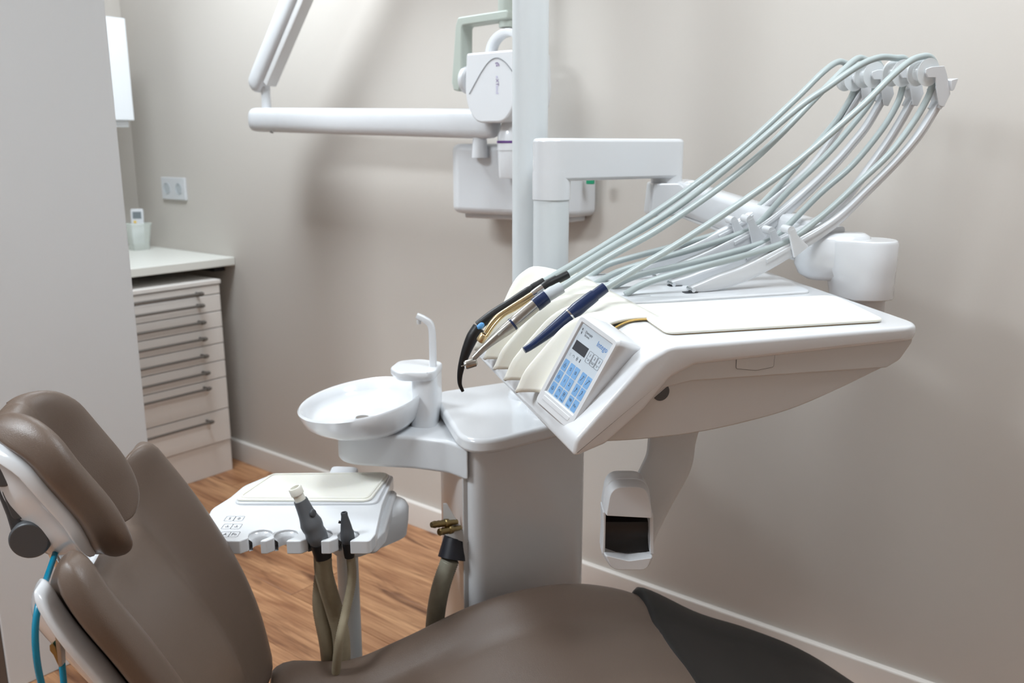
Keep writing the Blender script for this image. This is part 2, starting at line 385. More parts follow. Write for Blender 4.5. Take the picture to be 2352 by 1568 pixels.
b0 = ony(592, 192, YX - .01); b1 = ony(676, -10, YX - .01); dd = (b1 - b0).normalized(); b2 = b0 + dd * .62
put('upper_arm', tube([b0 - dd * .02, b0 - dd * .012, b0, b0 + dd * .03, b0 + dd * .3, b2], [(.02, .018), (.03, .022), (.033, .025), (.034, .026), (.034, .026), (.034, .026)], ref=(dd.z, 0, -dd.x), sec=sec), 'white_satin', t, angle=60)
off = V((dd.z, 0, -dd.x)) * .045
put('arm_cover', tube2([b0 + off + dd * .035 + V((0, .006, 0)), b2 + off + V((0, .006, 0))], .014, .02, (dd.z, 0, -dd.x)), 'under_plastic', t)
ypx = ony(1160, 20, YX); top = V((ypx.x, YX, b2.z + .03))
put('elbow', lathe([(.045, -.03), (.045, .03)], b2 + dd * .02 + V((0, 0, .0)), (0, 1, 0)), 'white_satin', t, bevel=.008)
c1 = V((ypx.x, YX - .01, 1.98)); put('drop_arm', tube([b2 + dd * .02, (b2 + c1) / 2 + V((0, 0, .02)), c1], [(.034, .026)] * 3, ref=(0, 1, 0), sec=sec), 'white_satin', t, angle=60)
# yoke, head and cone
xa_, xb_ = ony(1073, 200, YX - .072).x, ony(1256, 240, YX + .06).x; HX = ony(1163, 30, YX).x
def P(x, y, Y=YX): q = ony(x, y, Y); return (q.x, q.z)
yz1 = P(1160, 52)[1]; yz0 = P(1160, 30)[1]
put('yoke_stem', lathe([(.019, yz1 - .012 - 1.7), (.021, yz0 - 1.7 + .0), (.021, .42)], (HX, YX, 1.7), n=24), 'yoke_grey', t)
xl = ony(1058, 120, YX).x; xr = 2 * HX - xl
yk = [(HX, yz0 + .004), (xl + .012, yz0 + .0), (xl + .003, yz0 - .02), (xl - .014, P(1050, 190)[1]), (xl - .008, P(1050, 208)[1]), (xl + .012, P(1060, 212)[1]), (xl + .022, P(1062, 190)[1]), (xl + .026, yz1), (HX, yz1 + .006)]
yk = [(HX + .024, yz0 + .004)] + yk[1:-1] + [(HX + .024, yz1 + .004)]
put('yoke', prism(rnd(yk, .008, 4), YX - .024, YX + .022, 1), 'yoke_grey', t, bevel=.005)
put('yoke_dial', lathe([(.034, 0), (.036, .004), (.036, .014), (.03, .02)], (xl + .018, YX, P(1060, 185)[1]), (1, 0, 0), 28), 'white_satin', t, bevel=.002)
hw = (xb_ - xa_) / 2; HC = (xa_ + xb_) / 2
zt = ony(1120, 119, YX - .07).z; zb = ony(1120, 288, YX - .07).z
hp = [(HC - hw, zt), (HC + hw, zt), (HC + hw + .006, zt - .09), (HC + hw * .98, zb + .045), (HC + hw * .6, zb + .006), (HC - hw * .6, zb + .006), (HC - hw * .98, zb + .045), (HC - hw - .006, zt - .09)]
head = put('tube_head', prism(rnd(hp, [.008, .008, .15, .12, .15, .15, .12, .15], 8), YX - .075, YX + .075, 1), 'white_plastic', t, bevel=.018, seg=5)
hc = [(HC + math.cos(k / 16 * math.pi) * .058, YX, zt + math.sin(k / 16 * math.pi) * .052) for k in range(17)]
put('carry_handle', tube2([(hc[0][0] + .008, YX, zt - .01)] + hc + [(hc[-1][0] - .008, YX, zt - .01)], .016, .0095, (0, 1, 0)), 'white_plastic', t, angle=60)
# raised line and print on the head, on its room-side face
yf = YX - .0755
ln = spline([ony(x, y, yf) for x, y in ((1078, 216), (1092, 190), (1108, 162), (1124, 141), (1141, 133), (1158, 141), (1174, 160), (1190, 186), (1200, 205))], 5)
put('panel_line', tube(ln, .0011, 6), 'groove', sub_of(head, t))
def wall_text(s, x, z, size, m, rot=True, par=None, name='lettering'):
    vs, fs = text2d(s, size)
    pts = [(x + q, yf - .0004, z - p) if rot else (x + p, yf - .0004, z + q) for p, q in vs]
    put(name, (pts, fs), m, par, smooth=False)
tx = ony(1142, 180, yf).x
wall_text('e', tx, ony(1142, 177, yf).z, .014, 'ink_pale', par=sub_of(head, t))
wall_text('XT', tx, ony(1142, 189, yf).z, .013, 'ink_purple', par=sub_of(head, t))
wall_text('end', tx, ony(1142, 206, yf).z, .014, 'ink_pale', par=sub_of(head, t))
q = ony(1141, 151, yf)
arcs = []
for r, w_, a, b in ((.008, .0017, -10, 130), (.0045, .0009, -10, 130)):
    n = 12; i_ = [(q.x + r * math.cos(math.radians(a + (b - a) * k / n)), q.z + r * math.sin(math.radians(a + (b - a) * k / n))) for k in range(n + 1)]
    o_ = [(q.x + (r - w_) * math.cos(math.radians(a + (b - a) * k / n)), q.z + (r - w_) * math.sin(math.radians(a + (b - a) * k / n))) for k in range(n, -1, -1)]
    pp = i_ + o_; m_ = len(i_)
    arcs.append(([(x, yf - .0004, z) for x, z in pp], [(k, k + 1, 2 * m_ - 2 - k, 2 * m_ - 1 - k) for k in range(m_ - 1)]))
arcs.append(([(q.x + .0018 * math.cos(k * math.pi / 5), yf - .0004, q.z + .0018 * math.sin(k * math.pi / 5)) for k in range(10)], [tuple(range(10))]))
put('emblem', merge(*arcs), 'ink_purple', sub_of(head, t), smooth=False)
cxp = ony(1178, 340, YX).x
z1, z2, z3, z4 = P(1150, 286)[1], P(1150, 326)[1], P(1150, 345)[1], P(1150, 408)[1]
put('cone', lathe([(.0, z1 + .02), (.024, z1 + .015), (.034, z1 - .01), (.040, z1 - .03), (.041, z3)], (cxp, YX, 0), n=36), 'white_plastic', t)
put('cone_ring', lathe([(.0413, z2 + .003), (.0418, z2), (.0413, z2 - .003)], (cxp, YX, 0), n=36, cap=False), 'ink_purple', t)
put('collimator', lathe([(.0395, z3 + .004), (.0395, z3), (.037, z4 + .004), (.035, z4)], (cxp, YX, 0), n=36), 'white_plastic', t)
# ================================================================ water unit with spittoon, poles
t = thing('water_unit', 'tall white cabinet of the treatment unit with spittoon bowl and two poles', 'dental unit', HEAD, (.02, 1.75, 0))
BODY = [(-.085, 1.575), (.166, 1.765), (.085, 1.99), (-.155, 1.86)]
put('body', prism(rnd(BODY, [.035, .05, .05, .04], 8), .004, .722), 'white_plastic', t, bevel=.006)
put('side_panel', prism(rnd([(-.098, 1.60), (-.088, 1.605), (-.152, 1.842), (-.162, 1.838)], .003), .02, .66), 'under_plastic', t)
LID = [(-.085, 1.50), (.22, 1.735), (.13, 2.03), (-.18, 1.862)]
lid = put('lid', prism(rnd(LID, [.07, .06, .06, .05], 10), .72, .75), 'white_plastic', t, bevel=.009, seg=4)
P1 = (.0375, 1.835); P2 = (.078, 1.728)
put('lamp_pole', lathe([(.037, .75), (.037, CEIL - .002)], (P1[0], P1[1], 0), n=40), 'white_pole', t)
put('pole_collar', lathe([(.047, .75), (.046, .758), (.042, .764), (.0375, .766)], (P1[0], P1[1], 0), n=40), 'white_plastic', t)
put('arm_post', lathe([(.0355, .75), (.0355, 1.24)], (P2[0], P2[1], 0), n=40), 'white_pole', t)
put('pole_collar', lathe([(.047, .75), (.046, .758), (.041, .764), (.036, .766)], (P2[0], P2[1], 0), n=40), 'white_plastic', t)
# spittoon arm
AR = [(-.37, 1.68), (-.20, 1.655), (-.13, 1.63), (-.085, 1.585), (-.14, 1.86), (-.19, 1.84), (-.37, 1.84)]
put('spittoon_arm', prism(rnd(AR, [.08, .06, .04, .0, 0, .03, .08], 8), .646, .716), 'white_satin', t, bevel=.008, seg=4)
BC = V((-.318, 1.748)); BR = .131
def ell(r, z, tilt=0): return [(BC.x + (r * 1.0) * math.cos(a), BC.y + (r * 1.22) * math.sin(a), z + .045 * r / BR * (math.cos(a) * .35 - math.sin(a) * -.0) * tilt) for a in [2 * math.pi * k / 56 for k in range(56)]]
prof = [(.045, .711), (.085, .713), (.106, .720), (.120, .733), (.126, .750), (BR, .768), (BR - .003, .772), (BR - .008, .769), (.116, .750), (.108, .736), (.095, .729), (.03, .726), (.001, .725)]
put('bowl', loft([ell(r, z, min(1, max(0, (z - .72) / .05))) for r, z in prof]), 'white_plastic', t, angle=60)
put('bowl_drain', lathe([(.016, .725), (.014, .728), (.0, .728)], (BC.x, BC.y, 0), n=20), 'chrome', t)
COLM = rnd([(-.215, 1.715), (-.158, 1.705), (-.148, 1.79), (-.19, 1.80)], .025, 6)
put('column', loft([[(x - .004, y_, .712) for x, y_ in COLM], [(x, y_, .76) for x, y_ in COLM], [(x, y_, .832) for x, y_ in COLM]]), 'white_plastic', t, bevel=.004)
BE = rnd([(-.255, 1.74), (-.235, 1.70), (-.158, 1.698), (-.146, 1.79), (-.20, 1.815), (-.245, 1.80)], .03, 7)
put('spout_head', loft([[(x * .9 - .019, y_ * .9 + .1755, .818) for x, y_ in BE], [(x, y_, .827) for x, y_ in BE], [(x, y_, .836) for x, y_ in BE], [(x * .96 - .0076, y_ * .96 + .07, .839) for x, y_ in BE]]), 'white_plastic', t, bevel=.002)
q0 = HEAD.on(995, 862, 1, 1.75); q1 = HEAD.on(994, 790, 1, 1.75); q2 = HEAD.on(990, 748, 1, 1.75); q3 = HEAD.on(975, 733, 1, 1.75); q4 = HEAD.on(957, 725, 1, 1.75)
put('cup_filler', tube2(spline([q0 - V((0, 0, .01)), q0, q1, q2, q3, q4 + V((0, 0, .001))], 6), [.0075, .0075, .0075, .0075, .0085, .008], [.0075, .0075, .0075, .007, .006, .005], (0, 1, 0)), 'white_plastic', t, angle=60)
put('outlet', lathe([(.005, 0), (.0045, -.008)], HEAD.on(962, 735, 1, 1.75), n=14), 'under_plastic', t)
# connector bracket, brass couplings, suction hose at the left flank
fb = 1.605
br = put('connector_plate', prism([HEAD.on(1018, 1156, 1, fb).xz.to_tuple(), HEAD.on(1026, 1156, 1, fb).xz.to_tuple(), HEAD.on(1076, 1242, 1, fb).xz.to_tuple(), HEAD.on(1072, 1246, 1, fb).xz.to_tuple(), HEAD.on(1019, 1226, 1, fb).xz.to_tuple()], fb - .002, fb + .002, 1), 'under_plastic', t)
for (x0, y0, x1, y1) in ((1040, 1199, 991, 1205), (1048, 1213, 1008, 1222)):
    p0 = HEAD.on(x0, y0, 1, fb - .005); p1 = HEAD.on(x1, y1, 1, fb - .04); d_ = p1 - p0; l_ = d_.length
    put('brass_coupling', lathe([(.0055, -.01), (.0055, .012), (.0085, .013), (.0085, .020), (.0064, .022), (.0074, .027), (.0064, .031), (.0074, .036), (.0064, .041), (.0074, .046), (.0055, l_), (.003, l_)], p0, d_, 16), 'brass', t)
p0 = HEAD.on(1049, 1222, 1, 1.63); p1 = HEAD.on(1038, 1282, 1, 1.61)
put('hose_boot', tube([p0, p0 + (p1 - p0) * .12, p1], [.017, .024, .029], 28), 'dark_navy', t, angle=30)
hp_ = [HEAD.on(1034, 1284, 1, 1.61), HEAD.on(1012, 1350, 1, 1.60), HEAD.on(1000, 1420, 1, 1.60), HEAD.on(996, 1500, 1, 1.60), HEAD.on(998, 1568, 1, 1.62), (-.13, 1.66, .04), (-.12, 1.72, .012)]
def ribbed(path, r, step=.0045, amp=.10, n=14):
    P_ = spline(path, 24); out = [P_[0]]; acc = 0; R_ = []
    pts = []; d = 0; nxt = 0
    for a, b in zip(P_, P_[1:]):
        l = (b - a).length
        while nxt <= d + l: pts.append(a + (b - a) * ((nxt - d) / l if l else 0)); nxt += step / 2
        d += l
    return tube(pts, [r * (1 + (amp if k % 2 else -amp) / 2) for k in range(len(pts))], n)
put('suction_hose', ribbed(hp_, .0185), 'ribbed_hose_light', t, angle=80)
# ================================================================ swing arm
t = thing('swing_arm', 'jointed white swing arm carrying the instrument console from the short post', 'support arm', HEAD, (P2[0], P2[1], 1.23))
E1 = V((.335, 1.90))
d2 = (E1 - V(P2)).normalized(); n2 = V((-d2.y, d2.x))
def stadium(a, b, ra, rb, n=10):
    a, b = V(a[:2]), V(b[:2]); d = (b - a).normalized(); nn = V((-d.y, d.x)); out = []
    for k in range(n + 1): th = math.pi / 2 + math.pi * k / n; q = a + d * (math.cos(th) * ra) + nn * (math.sin(th) * ra); out.append((q.x, q.y))
    for k in range(n + 1): th = -math.pi / 2 + math.pi * k / n; q = b + d * (math.cos(th) * rb) + nn * (math.sin(th) * rb); out.append((q.x, q.y))
    return out
s1 = put('upper_beam', prism(stadium(P2, E1, .0375, .034), 1.222, 1.304), 'white_plastic', t, bevel=.008, seg=4)
put('post_sleeve', lathe([(.0375, 1.186), (.0378, 1.19), (.0378, 1.24)], (P2[0], P2[1], 0), n=40), 'white_plastic', t)
put('swivel', lathe([(.034, 1.235), (.033, 1.21), (.034, 1.209), (.034, 1.20), (.030, 1.195)], (E1.x, E1.y, 0), n=36), 'white_plastic', t)
zA = 1.184
put('elbow_housing', prism(rnd([(E1.x - .036, 1.212), (E1.x + .02, 1.212), (E1.x + .042, 1.195), (E1.x + .045, 1.145), (E1.x - .042, 1.14)], [.006, .01, .02, .01, .01], 5), E1.y - .045, E1.y + .04, 1), 'white_plastic', t, bevel=.01, seg=4)
put('elbow_hub', lathe([(.036, -.04), (.036, .036), (.03, .04)], (E1.x + .05, E1.y, 1.182), (0, -1, 0), 32), 'white_plastic', t, bevel=.003)
A0 = V((E1.x + .03, E1.y, zA)); A1 = V((.60, 1.615, 1.105)); dA = (A1 - A0); sd_ = V((dA.y, -dA.x, 0)).normalized(); upA = sd_.cross(dA).normalized(); upA = upA if upA.z > 0 else -upA
put('lower_beam', tube2([A0, A0 + dA * .03, A1], [.032, .034, .038], [.028, .03, .032], upA, RSEC), 'white_plastic', t, bevel=.0)
put('beam_cover', tube2([A0 + dA * .1 - upA * .036, A1 - upA * .039], [.003, .004], [.028, .030], upA, RSEC), 'under_plastic', t)
def jst(x0, y0, x1, y1, r0, r1, z): return [(x, y_, z) for x, y_ in stadium((x0, y0), (x1, y1), r0, r1)]
put('joint_block', loft([jst(.5865 + dx, 1.62, .625, 1.605, r, r, z) for dx, r, z in ((.0, .026, 1.044), (-.005, .038, 1.054), (-.009, .043, 1.073), (-.005, .043, 1.116), (.0, .038, 1.127), (.009, .029, 1.132))]), 'white_plastic', t, angle=60)
put('joint_drum', loft([jst(a_, 1.597, .656, 1.585, .044, r, z) for a_, r, z in ((.642, .051, 1.014), (.642, .0515, 1.0165), (.636, .0515, 1.044), (.625, .052, 1.069), (.625, .052, 1.116), (.627, .049, 1.122))]), 'white_plastic', t, bevel=.004)
put('drum_stem', lathe([(.038, .882), (.038, 1.015)], (.656, 1.585, 0), n=32), 'white_satin', t)
# ================================================================ instrument console
th_ = math.radians(71.3); sl_ = math.atan(.07)
tv = RT * math.sin(th_) + FW * math.cos(th_); ta0 = -RT * math.cos(th_) + FW * math.sin(th_)
ta = ta0 * math.cos(sl_) + UP * math.sin(sl_); tn = tv.cross(ta)
CU = .85
CON = Frame(HEAD.W((.2236, 1.1815, 1.0138)), tv, ta, tn, CU)       # x = towards the back of the console, y = away from the camera, z = up
def S(x, y, t): return CON.on(x, y, 1, t)
def T(x, y, h=0): return CON.on(x, y, 2, h)
con = thing('instrument_console', 'white instrument console with blue keypad, whip arms and cream instrument cradle', 'console', CON, (.25, .25, -.1))
TF = .555
top_prof = rnd([(.535, 0), (.0, 0), (-.045, -.022), (-.163, -.148), (-.168, -.182), (-.108, -.163), (-.04, -.108), (.004, -.057), (.05, -.037), (.535, -.028)],
               [.016, .05, .05, .03, .03, .03, .03, .03, .03, .016], 6)
def corner_cut(t, R=.045):      # plan rounding of the two back corners
    d = min(t, TF - t); return R - math.sqrt(max(0, R * R - (R - d) ** 2)) if d < R else 0
ts = [0, .0004, .0012, .0025, .0045, .007, .0095, .014, .022, .032, .045, .15, .3, .45, TF - .045, TF - .032, TF - .022, TF - .014, TF - .0095, TF - .007, TF - .0045, TF - .0025, TF - .0012, TF - .0004, TF]
def inset(poly, d):
    n = len(poly); ar = sum(poly[k][0] * poly[(k + 1) % n][1] - poly[(k + 1) % n][0] * poly[k][1] for k in range(n)); out = []
    for k in range(n):
        a, b, c = V(poly[k - 1]), V(poly[k]), V(poly[(k + 1) % n]); e = (b - a).normalized() + (c - b).normalized(); e.normalize()
        m = V((-e.y, e.x)) if ar > 0 else V((e.y, -e.x)); q = b + m * d; out.append((q.x, q.y))
    return out
def edge_in(t, r=.0075): d = min(t, TF - t); return r - math.sqrt(max(0, r * r - (r - d) ** 2)) if d < r else 0
put('top_shell', loft([[(x - (corner_cut(t_) * min(1, (x - .3) / .2) if x > .3 else 0), t_, z) for x, z in inset(top_prof, edge_in(t_))] for t_ in ts]), 'white_plastic', con, angle=50)
low_prof = rnd([(.514, -.02), (.512, -.035), (.490, -.066), (.462, -.079), (.05, -.068), (.0, -.075), (-.03, -.09), (.0, -.05), (.05, -.03)], [0, .01, .02, .015, .03, .02, 0, 0, 0], 5)
put('side_band', prism(low_prof, .007, TF - .006, 1), 'under_plastic', con, bevel=.003)
bp_ = [(.462, -.07)] + [(p.x, p.y) for p in spline([V((.462, -.079)), V((.37, -.112)), V((.267, -.143)), V((.16, -.160)), V((.065, -.168)), V((-.03, -.168)), V((-.11, -.164))], 6)] + [(-.14, -.155), (-.10, -.10), (-.02, -.04), (.05, -.03), (.40, -.03)]
put('belly', prism(bp_, .013, TF - .012, 1), 'under_plastic', con, bevel=.003)
# latch flap and round sensor window in the near flank
f0 = [S(1692, 810, .007), S(1780, 803, .007), S(1776, 842, .007), S(1735, 850, .007), S(1690, 846, .007)]
put('latch_flap', prism(rnd([(p.x, p.z) for p in f0], .004, 3), .0055, .009, 1), 'under_plastic', con, bevel=.0008)
ft = [(p[0], .0063, p[1]) for p in rnd([(p.x, p.z) for p in f0], .004, 3)]
put('flap_groove', tube(ft + [ft[0]], .0006, 5, cap=False), 'groove', con)
c_ = S(1518, 900, .013); hc_ = [(c_.x + .0155 * math.cos(a), c_.z + .0155 * math.sin(a)) for a in [math.radians(38 - 180 * k / 18) for k in range(19)]]
put('sensor_window', prism(hc_, .0118, .016, 1), 'grey_metal', con)
# deck plate, slots and screws behind the cradle
put('deck_plate', prism(rnd([(.04, .272), (.49, .272), (.50, .54), (.05, .54)], .03, 6), -.002, .0055), 'white_plastic', con, bevel=.004, seg=4)
WT = [.325, .39, .455, .52]
for k, t_ in enumerate(WT):
    put('hinge_slot', box((.075, t_ - .012, .0045), (.125, t_ + .010, .0061)), 'slot_grey', con)
    put('hinge_recess', prism(rnd([(.205, t_ - .012), (.237, t_ - .012), (.237, t_ + .006), (.205, t_ + .006)], .006, 3), .0050, .0062), 'slot_dark', con)
put('drip_groove', tube(spline([T(1580, 680, .0005), T(1640, 676, .0005), T(1670, 672, .0005)], 5), .0015, 6), 'under_plastic', con)
# stem bracket at the back
put('mount_bracket', box((.42, .245, -.155), (.60, .33, -.095)), 'white_satin', con, bevel=.01)
# silicone mat on the tray
mat_o = [T(1440, 706, .001), T(1532, 770, .001), T(2032, 740, .001), T(1915, 683, .001)]
mt = thing('tray_mat', 'cream silicone mat lying on the console top', 'mat', CON, (.25, .15, 0))
put('pad', prism(rnd([(p.x, p.y) for p in mat_o], [.012, .02, .02, .03], 6), .0014, .0075), 'cream_silicone', mt, bevel=.0028, seg=3)
put('underside', prism(rnd([(p.x * .985 + .004, p.y * .97 + .005) for p in mat_o], [.012, .02, .02, .03], 6), .0003, .0016), 'amber_edge', mt)
# ---------------------------------------------------------------- cradle: ribbed silicone apron
SL = V((-.60, -.80)).normalized()
def apron(u):
    """rounded line of the console front, u = 0 at the deck, 1 at the lower lip"""
    pts = [V((.065, .004)), V((.0, .004)), V((-.045, -.018)), V((-.09, -.066)), V((-.135, -.116)), V((-.168, -.155))]
    sp = spline(pts, 6); k = u * (len(sp) - 1); i = min(int(k), len(sp) - 2); return sp[i].lerp(sp[i + 1], k - i)
def apron_n(u):
    d = (apron(min(1, u + .03)) - apron(max(0, u - .03))).normalized(); return V((d.y, -d.x)) * (1 if V((d.y, -d.x)).y > 0 or V((d.y, -d.x)).x < 0 else -1)
RIB = [.165, .203, .272, .340, .408, .476, .535]
def sst(a, b, x): x = max(0, min(1, (x - a) / (b - a))); return x * x * (3 - 2 * x)
def rib_g(u, t): # 0 in a trough .. 1 on a rib
    return max(math.exp(-((t - r) / (.0125 - .002 * u)) ** 2) for r in RIB[1:6])
def rib_h(u, t):
    h = .046 * rib_g(u, t) * sst(.10, .62, u) * (1 - .25 * sst(.82, 1, u))
    h += .012 * math.exp(-((t - RIB[0]) / .012) ** 2) * sst(.15, .4, u)
    h += .040 * math.exp(-((t - RIB[6]) / .022) ** 2) * sst(.02, .30, u) * (1 - .75 * sst(.42, .85, u))
    return .006 + h
NU, NT = 26, 120; top_v = []; T0_, T1_ = .155, .548
nrm = (V((-.76, .65))).normalized(); SLD = V((-.65, -.76)).normalized()
for i in range(NU + 1):
    row = []
    for j in range(NT + 1):
        t_ = T0_ + (T1_ - T0_) * j / NT; u = i / NU
        # ribs run on beyond the lip as blunt noses
        hh = rib_h(u, t_); 
        ext = (rib_g(1, t_) - .45) * .030 * sst(.6, 1, u)
        p = apron(u * .95) + SLD * ext; n_ = nrm
        row.append((p.x + n_.x * hh, t_ + .03 * (1 - u) ** 2 * 0, p.y + n_.y * hh))
    top_v.append(row)
vv = [p for r in top_v for p in r]; ff = []
for i in range(NU):
    for j in range(NT): a = i * (NT + 1) + j; ff.append((a, a + 1, a + NT + 2, a + NT + 1))
put('cradle', (vv, ff), 'cream_silicone', con, solid=.005, angle=80)
ed = spline([V((apron(u).x, .1535, apron(u).y - .001)) for u in (0, .2, .4, .6, .8, .96)], 5)
put('cradle_edge', tube2(ed, .0016, .0014, (0, 1, 0)), 'amber_edge', con)
# ---------------------------------------------------------------- keypad
e1 = V((.283, -.929, -.238)).normalized(); e2 = V((-.421, .103, -.901)); e2 = (e2 - e1 * e2.dot(e1)).normalized(); e3 = -e1.cross(e2)
# locate: the film's upper left corner on a sight line, at a depth that seats the wedge on the apron
KW, KL = .080, .138
TLp = S(1338, 741, .112)
KEY = Frame(CON.W(TLp), *[tv * e.x + ta * e.y + tn * e.z for e in (e1, e2, e3)], CU)
print('KEYPAD', [tuple(round(c, 3) for c in CON.L(KEY.W(p))) for p in ((0, 0, 0), (KW, 0, 0), (0, KL, 0), (KW, KL, 0))], e3)
def KP(p): return CON.L(KEY.W(p))
b_ = .013
o0 = [(-b_, -b_), (KW + b_, -b_), (KW + b_, KL + b_ + .016), (-b_, KL + b_ + .016)]
ring_o = rnd(o0, .010, 5); ring_i = rnd([(0, 0), (KW, 0), (KW, KL), (0, KL)], .0015, 5)
def ringz(pts, z): return [KP((a, b, z)) for a, b in pts]
ro2 = rnd([(-b_ + .004, -b_ + .004), (KW + b_ - .004, -b_ + .004), (KW + b_ - .004, KL + b_ + .012), (-b_ + .004, KL + b_ + .012)], .009, 5)
bz = loft([ringz(ring_o, -.07), ringz(ring_o, -.003), ringz(ro2, .002), ringz(rnd([(-.002, -.002), (KW + .002, -.002), (KW + .002, KL + .002), (-.002, KL + .002)], .002, 5), .0016), ringz(ring_i, -.001), ringz(ring_i, -.004)], cap=False)
kp = put('keypad', bz, 'white_plastic', con, angle=40, bevel=.0)
ks = sub_of(kp, con)
def flat(poly, z, dz=.0004): return ([KP((a, b, z + dz)) for a, b in poly], [tuple(range(len(poly)))])
def slab(poly, z0, z1):
    n = len(poly); v = [KP((a, b, z0)) for a, b in poly] + [KP((a, b, z1)) for a, b in poly]
    return v, [tuple(range(n)), tuple(range(n, 2 * n))] + [(i, (i + 1) % n, n + (i + 1) % n, n + i) for i in range(n)]
put('film', slab([(0, 0), (KW, 0), (KW, KL), (0, KL)], -.004, -.002), 'keypad_film', ks, smooth=False)
ZF = -.0019
X_ = lambda x: x * KW
Y_ = lambda y: y * KL
put('display', slab([(X_(.065), Y_(.22)), (X_(.49), Y_(.22)), (X_(.49), Y_(.35)), (X_(.065), Y_(.35))], -.003, ZF + .0002), 'display_dark', ks, smooth=False)
def ktext(s, x, y, size, sx=1.0):
    vs, fs = text2d(s, size); return [(x + a * sx, y - b) for a, b in vs], fs
def kflat(vf, z): return [KP((a, b, z)) for a, b in vf[0]], vf[1]
def stroke(pts, w=.0007):
    vs = []; fs = []
    for (ax, ay), (bx, by) in zip(pts, pts[1:]):
        d = V((bx - ax, by - ay)); l = d.length
        if l < 1e-7: continue
        d /= l; n = V((-d.y, d.x)) * w / 2; e = d * w * .3; k = len(vs)
        vs += [(ax - e.x + n.x, ay - e.y + n.y), (bx + e.x + n.x, by + e.y + n.y), (bx + e.x - n.x, by + e.y - n.y), (ax - e.x - n.x, ay - e.y - n.y)]; fs.append((k, k + 1, k + 2, k + 3))
    return vs, fs
def mg2(*ms):
    v = []; f = []
    for a, b in ms: o = len(v); v += list(a); f += [tuple(i + o for i in q) for q in b]
    return v, f
def sk(x, y, pts, s=.001, w=.0007): return stroke([(x + a * s, y + b * s) for a, b in pts], w)
put('brand_text', kflat(mg2(ktext('Dentsply', X_(.30), Y_(.072), .0062, .85), ktext('Sirona', X_(.275), Y_(.112), .0062, .85)), ZF + .0002), 'ink', ks, smooth=False)
dl = [(-2.0, -4.5), (-.6, -5.2), (0, -3), (.2, -.8), (-.8, -.2), (-1.8, -2)]
put('brand_mark', kflat(mg2(([(X_(.085) + a * .001, Y_(.085) + b * .001) for a, b in dl], [tuple(range(6))]), ([(X_(.085) - (a + .4) * .001, Y_(.085) - b * .001 + .0008) for a, b in dl], [tuple(range(6))])), ZF + .0002), 'ink', ks, smooth=False)
put('model_text', kflat(ktext('Intego', X_(.79), Y_(.105), .0135, .8), ZF + .0002), 'ink_blue', ks, smooth=False)
put('status_icon', kflat(mg2(sk(X_(.10), Y_(.42), [(-1.5, -2), (1.5, -2)], w=.0004), sk(X_(.10), Y_(.42), [(-1.5, 0), (1.5, 0)], w=.0004), sk(X_(.10), Y_(.42), [(-1.5, 2), (1.5, 2)], w=.0004)), ZF + .0002), 'ink', ks, smooth=False)
put('status_icon', kflat(sk(X_(.21), Y_(.415), [(-2.5, 1), (-1.5, -1.2), (.5, -1.5), (2, 0), (2, 2)], w=.0006), ZF + .0002), 'ink', ks, smooth=False)
put('status_icon', kflat(mg2(sk(X_(.33), Y_(.415), [(-1.3, -3), (1.3, -3), (1.3, 3), (-1.3, 3), (-1.3, -3)], w=.0005), sk(X_(.33), Y_(.415), [(-1.3, 0), (1.3, 0)], w=.0012)), ZF + .0002), 'ink', ks, smooth=False)
put('status_icon', kflat(mg2(sk(X_(.43), Y_(.415), [(0, -2.5), (0, -.8)], w=.0018), sk(X_(.43), Y_(.415), [(0, .6), (0, 2.6)], w=.0018)), ZF + .0002), 'ink', ks, smooth=False)
def rr(x, y, w_, h_, r=.0018): return rnd([(x - w_ / 2, y - h_ / 2), (x + w_ / 2, y - h_ / 2), (x + w_ / 2, y + h_ / 2), (x - w_ / 2, y + h_ / 2)], r, 3)
def key(x, y, w_, h_, glyph, fill=True, split=None):
    base = slab(rr(x, y, w_, h_), -.003, ZF + .0003) if fill else None
    gl = kflat(glyph, ZF + .0005); nb = len(base[1]) if base else 0
    m = merge(base, gl) if base else gl
    me_i = [0] * nb + [1] * len(gl[1])
    put('key', m, None, ks, smooth=False, mats=['key_blue', 'ink'] if fill else ['ink', 'ink'], mi=me_i)
def outline(x, y, w_, h_, wd=.0005): p = rr(x, y, w_, h_); return stroke(p + [p[0]], wd)
tri = lambda x, y, s: ([(x + s, y - abs(s)), (x + s, y + abs(s)), (x - s, y)], [(0, 1, 2)])
for xx, d_, e_ in ((.615, '1', tri(X_(.615), Y_(.345), .0012)), (.765, '2', ktext('Setup', X_(.765), Y_(.345), .0040, .75)), (.915, '3', tri(X_(.915), Y_(.345), -.0012))):
    x, y = X_(xx), Y_(.305)
    key(x, y, .011, .021, mg2(outline(x, y, .0105, .0205), stroke([(x - .0052, y + .0035), (x + .0052, y + .0035)], .0005), ktext(d_, x, y - .0035, .0072), e_), False)
chair_up = [(-2, -4), (-2, -.5), (1, 1), (1.5, 4)]
def seat(x, y, arrow): return mg2(sk(x, y, [(-2.4, 3.5), (-.8, 1.2), (-.6, -1.2), (1.4, -3.6)], w=.0008), arrow)
def arr(x, y, dx, dy): return mg2(sk(x, y, [(-dx * 2, -dy * 2), (dx * 2, dy * 2)], w=.0006), sk(x, y, [(dx * .4 - dy * 1.3, dy * .4 + dx * 1.3), (dx * 2, dy * 2), (dx * .4 + dy * 1.3, dy * .4 - dx * 1.3)], w=.0006))
cols = [.12, .32, .49, .72, .90]; rows = [.575, .74, .91]; kw, kh = .0118, .0212
